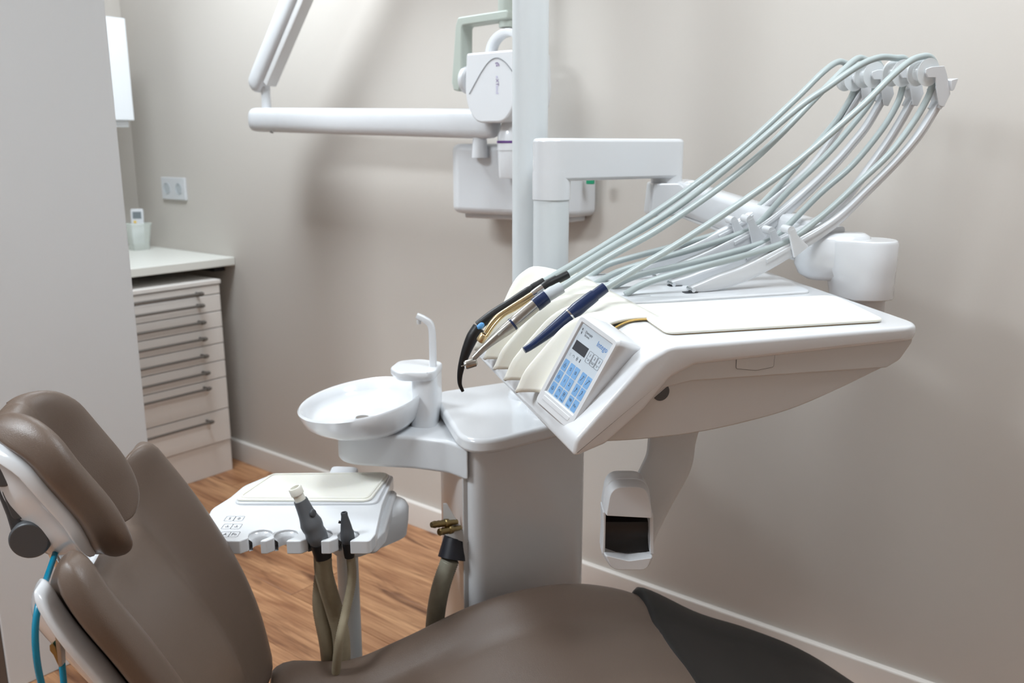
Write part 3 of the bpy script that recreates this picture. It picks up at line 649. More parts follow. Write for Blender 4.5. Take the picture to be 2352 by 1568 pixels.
def cup(x, y): return mg2(sk(x, y, [(-2.2, -1), (-1.8, 4), (1.8, 4), (2.2, -1), (-2.2, -1)], w=.0006), sk(x, y, [(0, -4), (0, -2.4)], w=.0009), sk(x, y, [(-1.6, 1), (1.6, 1)], w=.0005))
def bowl_i(x, y): return mg2(sk(x, y, [(-3, 0), (-2, 3), (2, 3), (3, 0)], w=.0007), sk(x, y, [(0, -4), (0, .5)], w=.0006), sk(x, y, [(-1, -.8), (0, .8), (1, -.8)], w=.0006))
def bell(x, y): return mg2(sk(x, y, [(-2.5, 2.5), (-1.8, -1.5), (0, -3.2), (1.8, -1.5), (2.5, 2.5), (-2.5, 2.5)], w=.0006), sk(x, y, [(-1.3, 1), (1.3, 1)], w=.0005), sk(x, y, [(-.8, -.8), (.8, -.8)], w=.0005), sk(x, y, [(0, 2.5), (0, 4)], w=.0009))
def arcg(x, y): return sk(x, y, [(-2.2, 1), (-1.5, -1.3), (.4, -1.7), (1.8, -.2), (1.8, 1.8)], w=.0008)
def sq2(x, y): return mg2(sk(x, y, [(-1.6, -3), (1.6, -3), (1.6, 3), (-1.6, 3), (-1.6, -3)], w=.0006), sk(x, y, [(-1.6, 0), (1.6, 0)], w=.001))
def rep(x, y): return mg2(sk(x, y, [(-2.6, -1.6), (1.4, -1.6), (1.4, 1), (-2.6, 1), (-2.6, -1.6)], w=.0006), sk(x, y, [(-1.2, -.2), (2.6, -.2), (2.6, 2.4), (-1.2, 2.4), (-1.2, -.2)], w=.0006))
G = [[lambda x, y: cup(x, y), lambda x, y: ktext('S', x, y, .0085), lambda x, y: ktext('0', x, y, .0085), lambda x, y: seat(x, y + .001, arr(x + .0015, y - .0045, -1, 0)), lambda x, y: seat(x, y + .001, arr(x + .0015, y - .0045, 1, 0))],
     [bowl_i, lambda x, y: ktext('1', x, y, .0085), lambda x, y: ktext('2', x, y, .0085), lambda x, y: seat(x, y + .001, arr(x, y - .004, 0, 1)), lambda x, y: seat(x, y + .001, arr(x, y - .004, 0, -1))],
     [bell, lambda x, y: mg2(arcg(x, y - .004), ktext('Left', x, y + .0072, .0046, .8)), lambda x, y: mg2(sq2(x, y - .004), ktext('Purge', x, y + .0072, .0044, .75)), lambda x, y: mg2(rep(x, y - .004), ktext('Clean', x, y + .0072, .0044, .75)), lambda x, y: ktext('Fn', x, y, .0075, .9)]]
for r_ in range(3):
    for c_i in range(5): x, y = X_(cols[c_i]), Y_(rows[r_]); key(x, y, kw, kh, G[r_][c_i](x, y))
# wedge that carries the keypad on the apron
put('keypad_lip', slab(rr(KW / 2, KL + .011, KW - .004, .009, .003), -.003, .0026), 'white_plastic', ks, bevel=.001)
# ---------------------------------------------------------------- whip arms, rollers, hose clips (parts of the console)
WP = [[(1585, 664), (1640, 650), (1720, 622), (1839, 557), (1918, 507), (1989, 441), (2061, 369), (2111, 309), (2152, 243)],
      [(1540, 651), (1600, 640), (1680, 612), (1778, 560), (1860, 520), (1936, 462), (2021, 352), (2064, 286), (2092, 236)],
      [(1505, 634), (1560, 618), (1650, 580), (1757, 520), (1846, 446), (1918, 376), (1960, 328), (1990, 290), (2028, 226)],
      [(1468, 622), (1530, 600), (1620, 562), (1710, 512), (1800, 440), (1864, 383), (1910, 320), (1945, 262), (1977, 210)]]
ROL = [(2120, 166), (2062, 168), (1997, 172), (1953, 180)]
CLIP = [(1812, 540), (1768, 541), (1718, 515), (1682, 517)]
RR = .029
for k in range(4):
    t_ = WT[k]; pts = [S(x, y, t_) for x, y in WP[k]]
    sp_ = spline(pts, 6)
    n = len(sp_)
    wa = put('whip_arm', tube2(sp_, .0085, [.006, .016, .018, .014, .009, .0075, .0075, .0075], (0, 1, 0)), 'white_plastic', con, angle=50)
    ws = sub_of(wa, con)
    put('arm_lip', tube2([p + V((-.004, -.009, .005)) for p in sp_[14:]], .002, .004, (0, 1, 0)), 'white_plastic', ws)
    put('hinge_pin', lathe([(.0045, -.012), (.0045, .012)], pts[0] + V((.002, 0, 0)), (0, 1, 0), 14), 'chrome', ws)
    rc = S(ROL[k][0], ROL[k][1], t_ + .004)
    put('roller', lathe([(.010, -.017), (RR, -.016), (RR - .001, -.013), (RR - .010, -.010), (RR - .012, .0), (RR - .010, .010), (RR - .001, .013), (RR, .016), (.010, .017)], rc, (0, 1, 0), 32), 'frosted', ws)
    put('roller_axle', lathe([(.006, -.02), (.006, .02)], rc, (0, 1, 0), 16), 'white_plastic', ws)
    dx = ROL[k][0] - 2120; dy = ROL[k][1] - 166; sc_ = 1 - .05 * k
    br_ = [(2126, 158), (2140, 153), (2168, 151), (2174, 170), (2182, 215), (2167, 246), (2156, 243), (2150, 205), (2148, 178), (2130, 178), (2125, 168)]
    q = [S(2120 + (x - 2120) * sc_ + dx, 166 + (y - 166) * sc_ + dy, t_ - .017) for x, y in br_]
    put('bracket', prism(rnd([(p.x, p.z) for p in q], .003, 3), t_ - .019, t_ - .0155, 1), 'white_plastic', ws, bevel=.001)
    q = [S(2120 + (x - 2120) * sc_ + dx, 166 + (y - 166) * sc_ + dy, t_ + .02) for x, y in ((2120, 172), (2160, 172), (2176, 205), (2162, 235), (2148, 236), (2142, 200), (2128, 185))]
    put('bracket', prism(rnd([(p.x, p.z) for p in q], .003, 3), t_ + .0175, t_ + .021, 1), 'white_plastic', ws, bevel=.001)
    m_ = rc + V((.028, 0, -.035)); e_ = pts[-1]
    put('bracket_bridge', tube2([e_ + V((-.006, 0, -.006)), e_ + V((.004, .001, .012)), m_ + V((.006, 0, .004))], [.0175, .018, .018], [.004, .006, .004], (0, 1, 0)), 'white_plastic', ws)
    cl_ = S(CLIP[k][0], CLIP[k][1], t_ - .006); b2_ = S(CLIP[k][0] + 10, CLIP[k][1] + 35, t_ - .006)
    put('hose_clip', merge(tube([cl_ + V((-.003, -.010, .012)), cl_ + V((-.003, .016, .012))], .0088, 16), tube2([cl_ + V((-.001, -.007, .013)), cl_ + V((.006, -.007, -.002)), b2_ + V((.014, -.007, -.002))], .0035, [.008, .009, .020], (0, 1, 0))), 'white_plastic', ws)
put('finger_stop', prism(rnd([(p.x, p.z) for p in [S(2177, 184, .31), S(2194, 179, .31), S(2184, 205, .31), S(2178, 210, .31)]], .002, 2), .300, .322, 1), 'white_plastic', con, bevel=.001)
# ================================================================ handpieces in the cradle, each with its own hose
HT = [.235, .305, .373, .44]
def along(pts, fr): # point at fraction of a polyline
    P_ = [V(p) for p in pts]; L_ = [0]
    for a, b in zip(P_, P_[1:]): L_.append(L_[-1] + (b - a).length)
    d = fr * L_[-1]
    for i in range(len(P_) - 1):
        if d <= L_[i + 1] + 1e-9: return P_[i].lerp(P_[i + 1], (d - L_[i]) / (L_[i + 1] - L_[i]))
    return P_[-1]
def cut(pts, a, b, n=10): return [along(pts, a + (b - a) * k / n) for k in range(n + 1)]
def hose(th_, k, start, up_pts, down_pts, t0):
    t1 = WT[k] + .004; rc = S(ROL[k][0], ROL[k][1], t1); n = len(up_pts); pts = list(start)
    for i, (x, y) in enumerate(up_pts): pts.append(S(x, y, t0 + (t1 - t0) * min(1, ((i + 1) / n) ** .8)))
    r = .033
    for a in (110, 70, 30, -5): pts.append(rc + V((r * math.cos(math.radians(a)), 0, r * math.sin(math.radians(a)))))
    for x, y in down_pts: pts.append(S(x, y, t1 - .004))
    return put('hose', tube(spline(pts, 8), .0070, 14), 'hose_grey', th_, angle=80)
# 1 navy scaler handpiece
t0 = HT[0]
t = thing('scaler_handpiece', 'navy blue scaler handpiece with a silver ring resting in the cradle', 'handpiece', CON, S(1300, 740, t0))
p0, p1 = S(1204, 804, t0), S(1390, 660, t0)
body = spline([p0, S(1222, 793, t0), S(1270, 756, t0), S(1318, 716, t0), S(1350, 690, t0), p1], 6)
put('grip', tube(cut(body, .085, .56), [0.0071, 0.0083, 0.0094, 0.0106, 0.0117, 0.0124, 0.0129], 24), 'navy', t, angle=50)
put('nozzle', tube(cut(body, 0, .09, 3), [0.0064, 0.0067, 0.0069, 0.0071], 20), 'navy', t)
put('ring', tube(cut(body, .555, .572, 2), [0.0131, 0.0133, 0.0131], 24), 'chrome', t)
put('coupling', tube(cut(body, .57, .87, 8), [0.0124, 0.0129, 0.0135, 0.0135, 0.0130, 0.0129, 0.0129, 0.0126, 0.0121], 24), 'navy', t)
put('sleeve', tube(cut(body, .86, 1.0, 4), [0.0108, 0.0108, 0.0108, 0.0106, 0.0103], 24), 'navy', t)
hose(t, 0, [along(body, .98)], [(1470, 612), (1543, 569), (1686, 476), (1829, 373), (1971, 251), (2043, 180), (2088, 142)], [(2141, 196), (2129, 228), (2096, 284), (2043, 353), (1971, 421), (1900, 486), (1832, 540), (1790, 562), (1700, 590), (1600, 616), (1520, 638), (1470, 656), (1436, 676)], t0)
# 2 steel contra-angle
t0 = HT[1]
t = thing('contra_angle_handpiece', 'brushed steel contra-angle handpiece with a blue sleeve', 'handpiece', CON, S(1200, 740, t0))
body = spline([S(1084, 826, t0), S(1108, 802, t0), S(1138, 776, t0), S(1178, 744, t0), S(1230, 700, t0), S(1262, 676, t0), S(1290, 660, t0)], 6)
put('neck', tube(cut(body, .02, .46, 12), [0.0055, 0.0061, 0.0069, 0.0079, 0.0095, 0.0110, 0.0121, 0.0127], 24), 'steel', t)
hd_ = S(1079, 838, t0); hn = (hd_ - S(1092, 815, t0)).normalized()
hx = V((hn.z, 0, -hn.x)); put('head', merge(lathe([(.0062, -.013), (.0085, -.010), (.0088, .008), (.0070, .011)], S(1080, 835, t0), hx + hn * .9, 20), lathe([(.0015, .010), (.0013, .018)], S(1080, 835, t0), (hx + hn * .9), 8)), 'steel', t)
put('ring', tube(cut(body, .455, .475, 2), [0.0132, 0.0133, 0.0132], 24), 'navy', t)
put('motor', tube(cut(body, .475, .72, 8), [0.0124, 0.0132, 0.0132, 0.0131, 0.0131, 0.0131, 0.0131, 0.0129, 0.0129], 24), 'steel', t)
sl = put('sleeve', tube(cut(body, .72, .845, 5), [0.0140, 0.0143, 0.0143, 0.0143, 0.0143, 0.0140], 24), 'navy', t)
for q in (.735, .75, .765, .78): put('grip_ridge', tube(cut(body, q, q + .006, 1), .0147, 24), 'navy', sub_of(sl, t))
put('connector', tube(cut(body, .845, 1, 5), [0.0124, 0.0127, 0.0129, 0.0121, 0.0121, 0.0116], 24), 'connector_grey', t)
put('engraving', kflat(([], []), 0) if False else ([tuple(S(x, y, t0 - .0098)) for x, y in ((1141, 766), (1165, 747), (1168, 752), (1145, 771))], [(0, 1, 2, 3)]), 'steel', t, smooth=False)
hose(t, 2, [along(body, .98)], [(1400, 590), (1507, 530), (1629, 448), (1721, 376), (1793, 309), (1882, 216), (1936, 162), (1970, 134)], [(2012, 192), (2000, 233), (1950, 297), (1893, 361), (1811, 439), (1739, 516), (1690, 540), (1600, 570), (1500, 598), (1430, 620), (1395, 636), (1362, 655)], t0)
# 3 gold turbine
t0 = HT[2]
t = thing('turbine_handpiece', 'gold-coloured bent turbine handpiece with chrome collar and black coupling', 'handpiece', CON, S(1180, 720, t0))
body = spline([S(1112, 768, t0), S(1124, 748, t0), S(1140, 730, t0), S(1168, 712, t0), S(1210, 686, t0), S(1250, 660, t0), S(1262, 652, t0), S(1305, 630, t0)], 6)
put('neck', tube(cut(body, .02, .60, 14), [0.0040, 0.0046, 0.0057, 0.0066, 0.0070, 0.0073, 0.0075, 0.0077], 20), 'gold', t)
put('head', lathe([(.0065, -.009), (.0085, -.006), (.0085, .008), (.007, .010)], S(1108, 775, t0), V((-.5, .3, -.9)), 20), 'gold', t, bevel=.001)
put('collar', tube(cut(body, .60, .72, 4), [0.0081, 0.0090, 0.0095, 0.0097, 0.0097], 20), 'chrome', t)
put('coupling', merge(tube(cut(body, .72, .88, 5), [0.0101, 0.0106, 0.0106, 0.0103, 0.0103, 0.0101], 20), tube(cut(body, .87, 1.0, 3), .0084, 20)), 'black_plastic', t)
b2 = spline([S(1118, 772, t0 - .006), S(1136, 746, t0 - .006), S(1158, 724, t0 - .006), S(1190, 706, t0 - .006), S(1240, 672, t0 - .006)], 6)
put('water_tube', tube(b2, .0032, 12), 'gold', t)
hose(t, 1, [along(body, .98)], [(1400, 570), (1543, 484), (1686, 373), (1829, 251), (1900, 201), (1971, 152), (2020, 132)], [(2075, 195), (2061, 238), (2025, 298), (1957, 380), (1882, 446), (1786, 540), (1740, 562), (1650, 588), (1560, 610), (1480, 628), (1440, 642), (1404, 660)], t0)
# 4 black syringe
t0 = HT[3]
t = thing('air_water_syringe', 'black air and water syringe with curved tip and blue button', 'syringe', CON, S(1130, 740, t0))
body = spline([S(1098, 748, t0), S(1130, 724, t0), S(1170, 698, t0), S(1214, 668, t0), S(1250, 646, t0)], 6)
put('grip', tube(cut(body, 0, .72, 10), [0.0099, 0.0106, 0.0108, 0.0106, 0.0099, 0.0095, 0.0093], 20), 'dark_grey' if False else 'black_plastic', t)
put('sleeve', merge(tube(cut(body, .70, .84, 4), [0.0086, 0.0093, 0.0093, 0.0086, 0.0084], 20), tube(cut(body, .83, 1.0, 4), [0.0095, 0.0095, 0.0089, 0.0089, 0.0086], 20)), 'black_plastic', t)
tip = spline([S(1100, 752, t0), S(1083, 778, t0), S(1068, 815, t0), S(1058, 850, t0), S(1056, 880, t0), S(1063, 898, t0)], 6)
put('tip', tube(tip, [0.0135, 0.0130, 0.0108, 0.0081, 0.0059, 0.0043, 0.0035], 20), 'black_plastic', t, angle=60)
b0_, b1_ = S(1094, 758, t0 - .0075), S(1112, 740, t0 - .0075); put('button', tube(spline([b0_, b0_.lerp(b1_, .2), b0_.lerp(b1_, .5), b0_.lerp(b1_, .8), b1_], 4), [.001, .0055, .0068, .0055, .001], 16), 'ring_blue', t)
hose(t, 3, [along(body, .98)], [(1400, 556), (1543, 462), (1640, 390), (1721, 326), (1829, 226), (1890, 166), (1925, 142)], [(1968, 194), (1950, 232), (1911, 289), (1829, 382), (1771, 446), (1700, 514), (1650, 536), (1560, 562), (1470, 586), (1400, 606), (1370, 624), (1342, 645)], t0)
# ================================================================ grip under the console
gt = thing('console_grip', 'white grip with black hollow on a curved arm under the console', 'handle', HEAD, HEAD.on(1441, 1200, 1, 1.2495))
g0 = HEAD.on(1545, 1000, 1, 1.36); g1 = HEAD.on(1535, 1060, 1, 1.343); g2 = HEAD.on(1500, 1130, 1, 1.3217); g3 = HEAD.on(1470, 1200, 1, 1.3005); g4 = HEAD.on(1455, 1250, 1, 1.2835)
put('curved_arm', tube2(spline([g0 + V((.017, .017, .05)), g0, g1, g2, g3, g4], 8), [.039, .039, .038, .036, .032, .029], [.011, .011, .011, .011, .010, .010], V((1, .15, .15))), 'under_plastic', gt, angle=50)
D0 = 1.25
def GP(x, y, d=0): q = HEAD.on(x, y, 1, D0); return (q.x, D0 + d, q.z)
def front(pts, d, k=1.0, cx=1441, cy=1200): return [GP(cx + (x - cx) * k, cy + (y - cy) * k, d) for x, y in pts]
out = [(p[0], p[1]) for p in rnd([(1392, 1100), (1490, 1100), (1498, 1180), (1499, 1240), (1500, 1270), (1485, 1300), (1398, 1300), (1381, 1270), (1385, 1240), (1386, 1180)], [38, 38, 20, 10, 20, 40, 40, 20, 10, 20], 6)]
put('back_shell', loft([front(out, .045, .86), front(out, .04, .95), front(out, .02, 1.0), front(out, .004, 1.0), front(out, .002, .94), front(out, .035, .90)], cap=True), 'white_satin', gt, angle=50)
hood = rnd([(1398, 1102), (1486, 1102), (1497, 1178), (1386, 1172)], [34, 34, 3, 3], 7)
put('hood', loft([front(hood, .04), front(hood, .004), front(hood, -.012, .985, 1441, 1172), front(hood, -.02, .93, 1441, 1172)]), 'white_satin', gt, angle=50, bevel=.0015)
chin = rnd([(1383, 1262), (1441, 1276), (1499, 1268), (1486, 1299), (1400, 1299)], [4, 40, 4, 30, 30], 6)
put('chin', loft([front(chin, .04), front(chin, .0), front(chin, -.012, .98, 1441, 1270), front(chin, -.018, .9, 1441, 1272)]), 'white_satin', gt, angle=50, bevel=.0015)
for xa, xb in ((1384, 1391), (1491, 1499)):
    sd = [(xa, 1172), (xb, 1172), (xb - (1 if xa < 1400 else -1), 1225), (xb - (2 if xa < 1400 else -2), 1270), (xa - (2 if xa < 1400 else -1), 1268), (xa + .5, 1225)]
    put('side_rail', loft([front(sd, .035), front(sd, -.006)]), 'white_satin', gt, bevel=.0015)
ins = [[GP(x, y, d) for x in (1389, 1405, 1441, 1477, 1494)] for y, d in ((1172, .030), (1196, .030), (1202, .024), (1206, .012), (1222, .010), (1240, .016), (1256, .014), (1270, .004))]
ins_v = [p for r in ins for p in r]; ins_f = [(i * 5 + j, i * 5 + j + 1, (i + 1) * 5 + j + 1, (i + 1) * 5 + j) for i in range(7) for j in range(4)]
put('black_insert', (ins_v, ins_f), 'black_plastic', gt, angle=60)
put('sensor', prism([(GP(1433, 1184)[0], GP(1433, 1184)[2]), (GP(1446, 1184)[0], GP(1446, 1184)[2]), (GP(1446, 1197)[0], GP(1446, 1197)[2]), (GP(1433, 1197)[0], GP(1433, 1197)[2])], D0 + .027, D0 + .031, 1), 'grey_metal', gt)
# ================================================================ assistant console
AZ = .60
ac = thing('assistant_console', 'white assistant console on a pole with four holder slots and six small keys', 'console', HEAD, (-.4, 1.6, .55))
def A(x, y, z=AZ): q = HEAD.L(onz(x, y, z)); return (q.x, q.y)
front_y = A(700, 1242)[1]
slots = [A(598, 1226), A(657, 1226), A(732, 1232), A(799, 1230)]
rad = [.0155, .0155, .017, .0135]; slots = [(a, max(b, front_y + .027)) for a, b in slots]
def arc_slot(c, r):
    cx, cy = c; r = r + .006; out = [(cx - .029, front_y), (cx - .0185, front_y + (cy - front_y) * .4)]
    for k in range(13):
        a = math.radians(215 - 250 * k / 12); out.append((cx + r * math.cos(a), cy + r * math.sin(a)))
    return out + [(cx + .009, front_y + (cy - front_y) * .2), (cx + .007, front_y)]
outl = [(-.53, front_y + .012), (-.51, front_y)]
for c, r in zip(slots, rad): outl += arc_slot(c, r)
xr_ = A(852, 1242)[0]
tail = rnd([(xr_ - .02, front_y), (xr_ - .002, front_y), (xr_ + .004, front_y + .03), A(878, 1158), A(905, 1092), A(880, 1087), A(620, 1090), A(560, 1115), A(528, 1142), A(486, 1168), (-.575, front_y + .065)], [0, .02, .03, .05, .018, .02, .03, .05, .08, .05, .03], 5)
outl += tail
panel = put('panel', prism(outl, AZ - .026, AZ), 'white_plastic', ac, bevel=.006, seg=4, angle=30)
for c, r in zip(slots, rad):   # dished collar inside each hole
    n = 22; ri = []
    for R_, z in ((r + .0066, AZ - .0045), (r + .005, AZ - .0062), (r + .001, AZ - .0105), (r, AZ - .013), (r, AZ - .028), (r + .0066, AZ - .028), (r + .0066, AZ - .0045)):
        ri.append([(c[0] + R_ * math.cos(math.radians(-35 + 250 * k / n)), c[1] + R_ * math.sin(math.radians(-35 + 250 * k / n)), z) for k in range(n + 1)])
    put('holder_collar', loft(ri, cap=False, closed=False), 'white_plastic', ac, angle=60)
put('raised_bed', prism(rnd([A(532, 1160), A(866, 1160), A(900, 1092), A(618, 1094)], [.02, .02, .02, .03], 5), AZ - .001, AZ + .006), 'white_plastic', ac, bevel=.003)
# side flank on the right
put('flank', prism(rnd([(xr_ + .0, front_y + .045), (xr_ + .012, front_y + .09), (A(907, 1105)[0] + .004, A(907, 1105)[1]), (A(907, 1105)[0] - .03, A(907, 1105)[1] + .01), (xr_ - .03, front_y + .05)], .015, 4), AZ - .05, AZ - .020), 'white_satin', ac, bevel=.006)
# keys
for i, (x, y, g) in enumerate(((528, 1191, 'S'), (549, 1191, '0'), (522, 1209, 'i'), (543, 1209, 'u'), (517, 1227, 'A'), (538, 1227, 'Fn'))):
    c = A(x, y); w_ = .0085
    p = rnd([(c[0] - w_, c[1] - w_ * 1.25), (c[0] + w_, c[1] - w_ * 1.25), (c[0] + w_, c[1] + w_ * 1.25), (c[0] - w_, c[1] + w_ * 1.25)], .003, 3)
    if g in 'iu': gl = mg2(sk(c[0], c[1], [(-3, 0), (-2, -3.5), (2, -3.5), (3, 0)], .001, .0007), sk(c[0], c[1], [(0, 5), (0, -1)], .001, .0007), sk(c[0], c[1], [(-1.2, .8), (0, -1), (1.2, .8)], .001, .0007))
    else: vs, fs = text2d(g, .011); gl = ([(c[0] + a * .9, c[1] + b * 1.2) for a, b in vs], fs)
    g2 = mg2(stroke(p + [p[0]], .0006), gl)
    put('key', ([(a, b, AZ + .0006) for a, b in g2[0]], g2[1]), 'ink', sub_of(panel, ac), smooth=False)
# housing and pole
PF = 1.60
px0 = HEAD.on(799, 1300, 1, PF).x
put('pole', lathe([(.0215, .012), (.0215, .53)], (px0, PF, 0), n=28), 'white_pole', ac)
put('pole_foot', lathe([(.09, .001), (.09, .008), (.03, .016), (.0215, .018)], (px0, PF, 0), n=32), 'white_pole', ac)
z0_ = HEAD.on(810, 1286, 1, 1.555).z; bx_ = HEAD.on(884, 1200, 1, 1.66).x
put('housing', loft([[(x, y_, z) for x, y_ in stadium((px0 + .012, 1.60), (bx_, 1.665), r1, r2)] for r1, r2, z in ((.036, .036, z0_), (.043, .044, z0_ + .004), (.046, .048, z0_ + .03), (.047, .050, .556), (.044, .046, .566), (.034, .036, .572))]), 'white_satin', ac, angle=50)
dm = HEAD.on(793, 1095, 1, 1.80)
put('rear_knob', lathe([(.040, -.07), (.040, -.03), (.037, -.014), (.030, -.001), (.020, .008), (.010, .0125), (.0, .0135)], (dm.x, 1.80, HEAD.on(793, 1078, 1, 1.80).z - .012), n=32), 'white_plastic', ac)
put('rear_arm', tube2([(dm.x, 1.80, .58), (dm.x - .005, 1.72, .562), (px0, 1.64, .555)], [.03, .03, .03], [.018, .018, .018], (1, 0, 0)), 'white_satin', ac)
o = thing('assistant_mat', 'cream silicone mat lying on the assistant console', 'mat', HEAD, (A(700, 1130)[0], A(700, 1130)[1], AZ))
mo = [A(540, 1158), A(850, 1160), A(898, 1096), A(622, 1099)]
put('pad', prism(rnd(mo, [.01, .02, .02, .02], 6), AZ + .0062, AZ + .0115), 'cream_silicone', o, bevel=.002)
m2 = [(p[0], p[1]) for p in rnd([(mo[0][0] + .006, mo[0][1] + .006), (mo[1][0] - .006, mo[1][1] + .006), (mo[2][0] - .006, mo[2][1] - .006), (mo[3][0] + .006, mo[3][1] - .006)], .014, 5)]
put('rim', tube([(x, y_, AZ + .0122) for x, y_ in m2] + [(m2[0][0], m2[0][1], AZ + .0122)], .0022, 6, cap=False), 'cream_silicone', o)
# suction handpieces
def sucker(name, label, base, tip, zb, zt, prof, tp, mtl):
    p0 = HEAD.L(onz(base[0], base[1], zb)); p1 = HEAD.L(onz(tip[0], tip[1], zt)); d = p1 - p0; l = d.length
    t = thing(name, label, 'suction tip', HEAD, p0)
    put('handle', lathe([(r, h * l) for r, h in prof], p0, d, 24), mtl, t, angle=50)
    return t, p0, p1, d
t, p0, p1, d = sucker('saliva_ejector_large', 'thick grey suction handpiece with cream nozzle in the third holder slot', (735, 1246), (690, 1148), AZ - .012, .672,
                      [(.0125, -.06), (.0165, .0), (.0190, .14), (.0195, .2), (.0180, .30), (.0195, .38), (.0200, .46), (.0175, .56), (.0155, .66), (.0138, .82), (.0125, 1.0)], None, 'suction_grey')
put('nozzle', lathe([(.0100, -.004), (.0100, .012), (.0120, .0125), (.0122, .024), (.0108, .0262), (.0085, .0262), (.0085, .006), (.0, .006)], p1, d, 24), 'cream_silicone', t)
side_ = (V((.9, -.5, .3)) - d.normalized() * V((.9, -.5, .3)).dot(d.normalized())).normalized()
put('slide_button', lathe([(.0075, -.004), (.0075, .0035), (.005, .005), (.0, .005)], p0 + d * .68 + side_ * .0135, side_, 16), 'dark_grey', t, bevel=.001)
put('boot', lathe([(.0180, .0), (.0165, -.022), (.0155, -.030)], p0 + V((0, 0, 0)), d.normalized() * .5 + V((0, 0, .6)), 24), 'black_plastic', t)
bh = p0 + V((.002, .006, -.020))
def H_(x, y, f): return HEAD.on(x, y, 1, f)
put('hose', ribbed([bh, H_(745, 1320, 1.46), H_(768, 1400, 1.48), H_(783, 1460, 1.48), H_(785, 1530, 1.48), H_(778, 1600, 1.50), (-.30, 1.56, .10), (-.26, 1.70, .03)], .0160), 'ribbed_hose', t, angle=80)
t, p0, p1, d = sucker('saliva_ejector_small', 'slim dark grey saliva ejector handpiece in the rightmost holder slot', (800, 1244), (790, 1176), AZ - .012, .645,
                      [(.0085, -.05), (.0120, .0), (.0126, .15), (.0126, .34), (.0110, .40), (.0098, .55), (.0080, .72), (.0062, .88), (.0062, .97), (.0054, 1.0), (.0040, 1.0), (.0040, .9), (0, .9)], None, 'dark_grey')
put('lever', tube([p0 + d * .62, p0 + d * .66 + V((-.012, -.002, .002))], [.0022, .0028], 10), 'black_plastic', t)
put('boot', lathe([(.0112, .0), (.0100, -.022), (.0090, -.030)], p0, d.normalized() * .4 + V((0, 0, .8)), 24), 'black_plastic', t)
put('hose', ribbed([p0 + V((.002, .004, -.022)), H_(808, 1330, 1.45), H_(795, 1400, 1.44), H_(780, 1470, 1.42), H_(772, 1540, 1.43), H_(770, 1600, 1.46), (-.29, 1.58, .08), (-.22, 1.70, .02)], .0082), 'ribbed_hose', t, angle=80)
hz_ = tag(put('coiled_suction_hose', ribbed([H_(745, 1282, 1.53), H_(738, 1340, 1.51), H_(737, 1400, 1.50), H_(752, 1480, 1.49), H_(760, 1560, 1.50), H_(765, 1620, 1.52), (-.34, 1.60, .07), (-.30, 1.72, .025)], .0150), 'ribbed_hose', frame=HEAD, org=H_(740, 1400, 1.50), angle=80), 'ribbed tan hose hanging furthest left behind the suction handpieces', 'hose')
# ================================================================ treatment chair
ca_ = math.radians(78)
CH = Frame(HEAD.W((-.50, .92, 0)), RT * math.sin(ca_) + FW * math.cos(ca_), -RT * math.cos(ca_) + FW * math.sin(ca_), UP)   # x = towards the feet, y = away from the camera
ch = thing('treatment_chair', 'brown leather dental treatment chair with headrest and white shells', 'chair', CH, (.5, .25, 0))
QC = .25
def sstep(a, b, x): x = max(0, min(1, (x - a) / (b - a))); return x * x * (3 - 2 * x)
def spw(c, e): return math.copysign(abs(c) ** e, c)
def cushion(n, P_, dirn, nrm_, hw, tf, tb, wing, M_=72, e1=.42, e2=.62, cap=.10, qc=QC, backwing=.5, bend=0, bend0=None, skew=0):
    """closed padded body; v in 0..1 along its length; returns loft"""
    secs = []
    vs = [0, .002, .008, .02, .04, .07] + [.1 + .8 * i / (n - 1) for i in range(n)] + [.93, .96, .98, .992, .998, 1]
    for v in vs:
        c = P_(v); nn = nrm_(v); h = hw(v)
        r = 1.0
        if v < cap: r = math.sqrt(max(0, 1 - ((cap - v) / cap) ** 2))
        if v > 1 - cap: r = math.sqrt(max(0, 1 - ((v - 1 + cap) / cap) ** 2))
        rr_ = max(.03, r); s = []
        for k in range(M_):
            a = 2 * math.pi * k / M_; X = spw(math.cos(a), e1); Y = spw(math.sin(a), e2)
            th = tf(v) if Y > 0 else tb(v)
            if bend: c = P_(v * (1 - bend * X * X)); nn = nrm_(v * (1 - bend * X * X))
            if bend0: b0 = bend0(X); c = P_(v + (1 - v) * b0); nn = nrm_(v + (1 - v) * b0)
            w_ = wing(X, v); off = w_ if Y >= 0 else w_ * backwing
            lat = h * X * (1 - .25 * (1 - rr_) * (tf(v) + tb(v)) / h)
            hh = th * Y * rr_ + off
            s.append((c[0] + nn[0] * hh + skew * lat, qc + lat, c[1] + nn[1] * hh))
        secs.append(s)
    return loft(secs)
# backrest
bcur = spline([V((-.118, .800, 0)), V((-.070, .725, 0)), V((-.012, .642, 0)), V((.044, .545, 0)), V((.084, .45, 0)), V((.115, .32, 0))], 8)
def Pb(v): k = v * (len(bcur) - 1); i = min(int(k), len(bcur) - 2); q = bcur[i].lerp(bcur[i + 1], k - i); return (q.x, q.y)
def Nb(v): a, b = Pb(max(0, v - .05)), Pb(min(1, v + .05)); d = V((b[0] - a[0], b[1] - a[1])).normalized(); return (-d.y, d.x)
def hwb(v): return .250 - .02 * max(0, 1 - v / .25) ** 2
def wingb(X, v):
    a = abs(X); return (.078 - .046 * v) * sstep(.52, .90, a) - .011 * math.exp(-((a - .53) / .022) ** 2)
put('backrest', cushion(26, Pb, None, Nb, hwb, lambda v: .028, lambda v: .028, wingb, cap=.08, backwing=.95, M_=96, bend0=lambda X: .26 - .16 * sstep(.4, .85, abs(X))), 'leather', ch, angle=90)
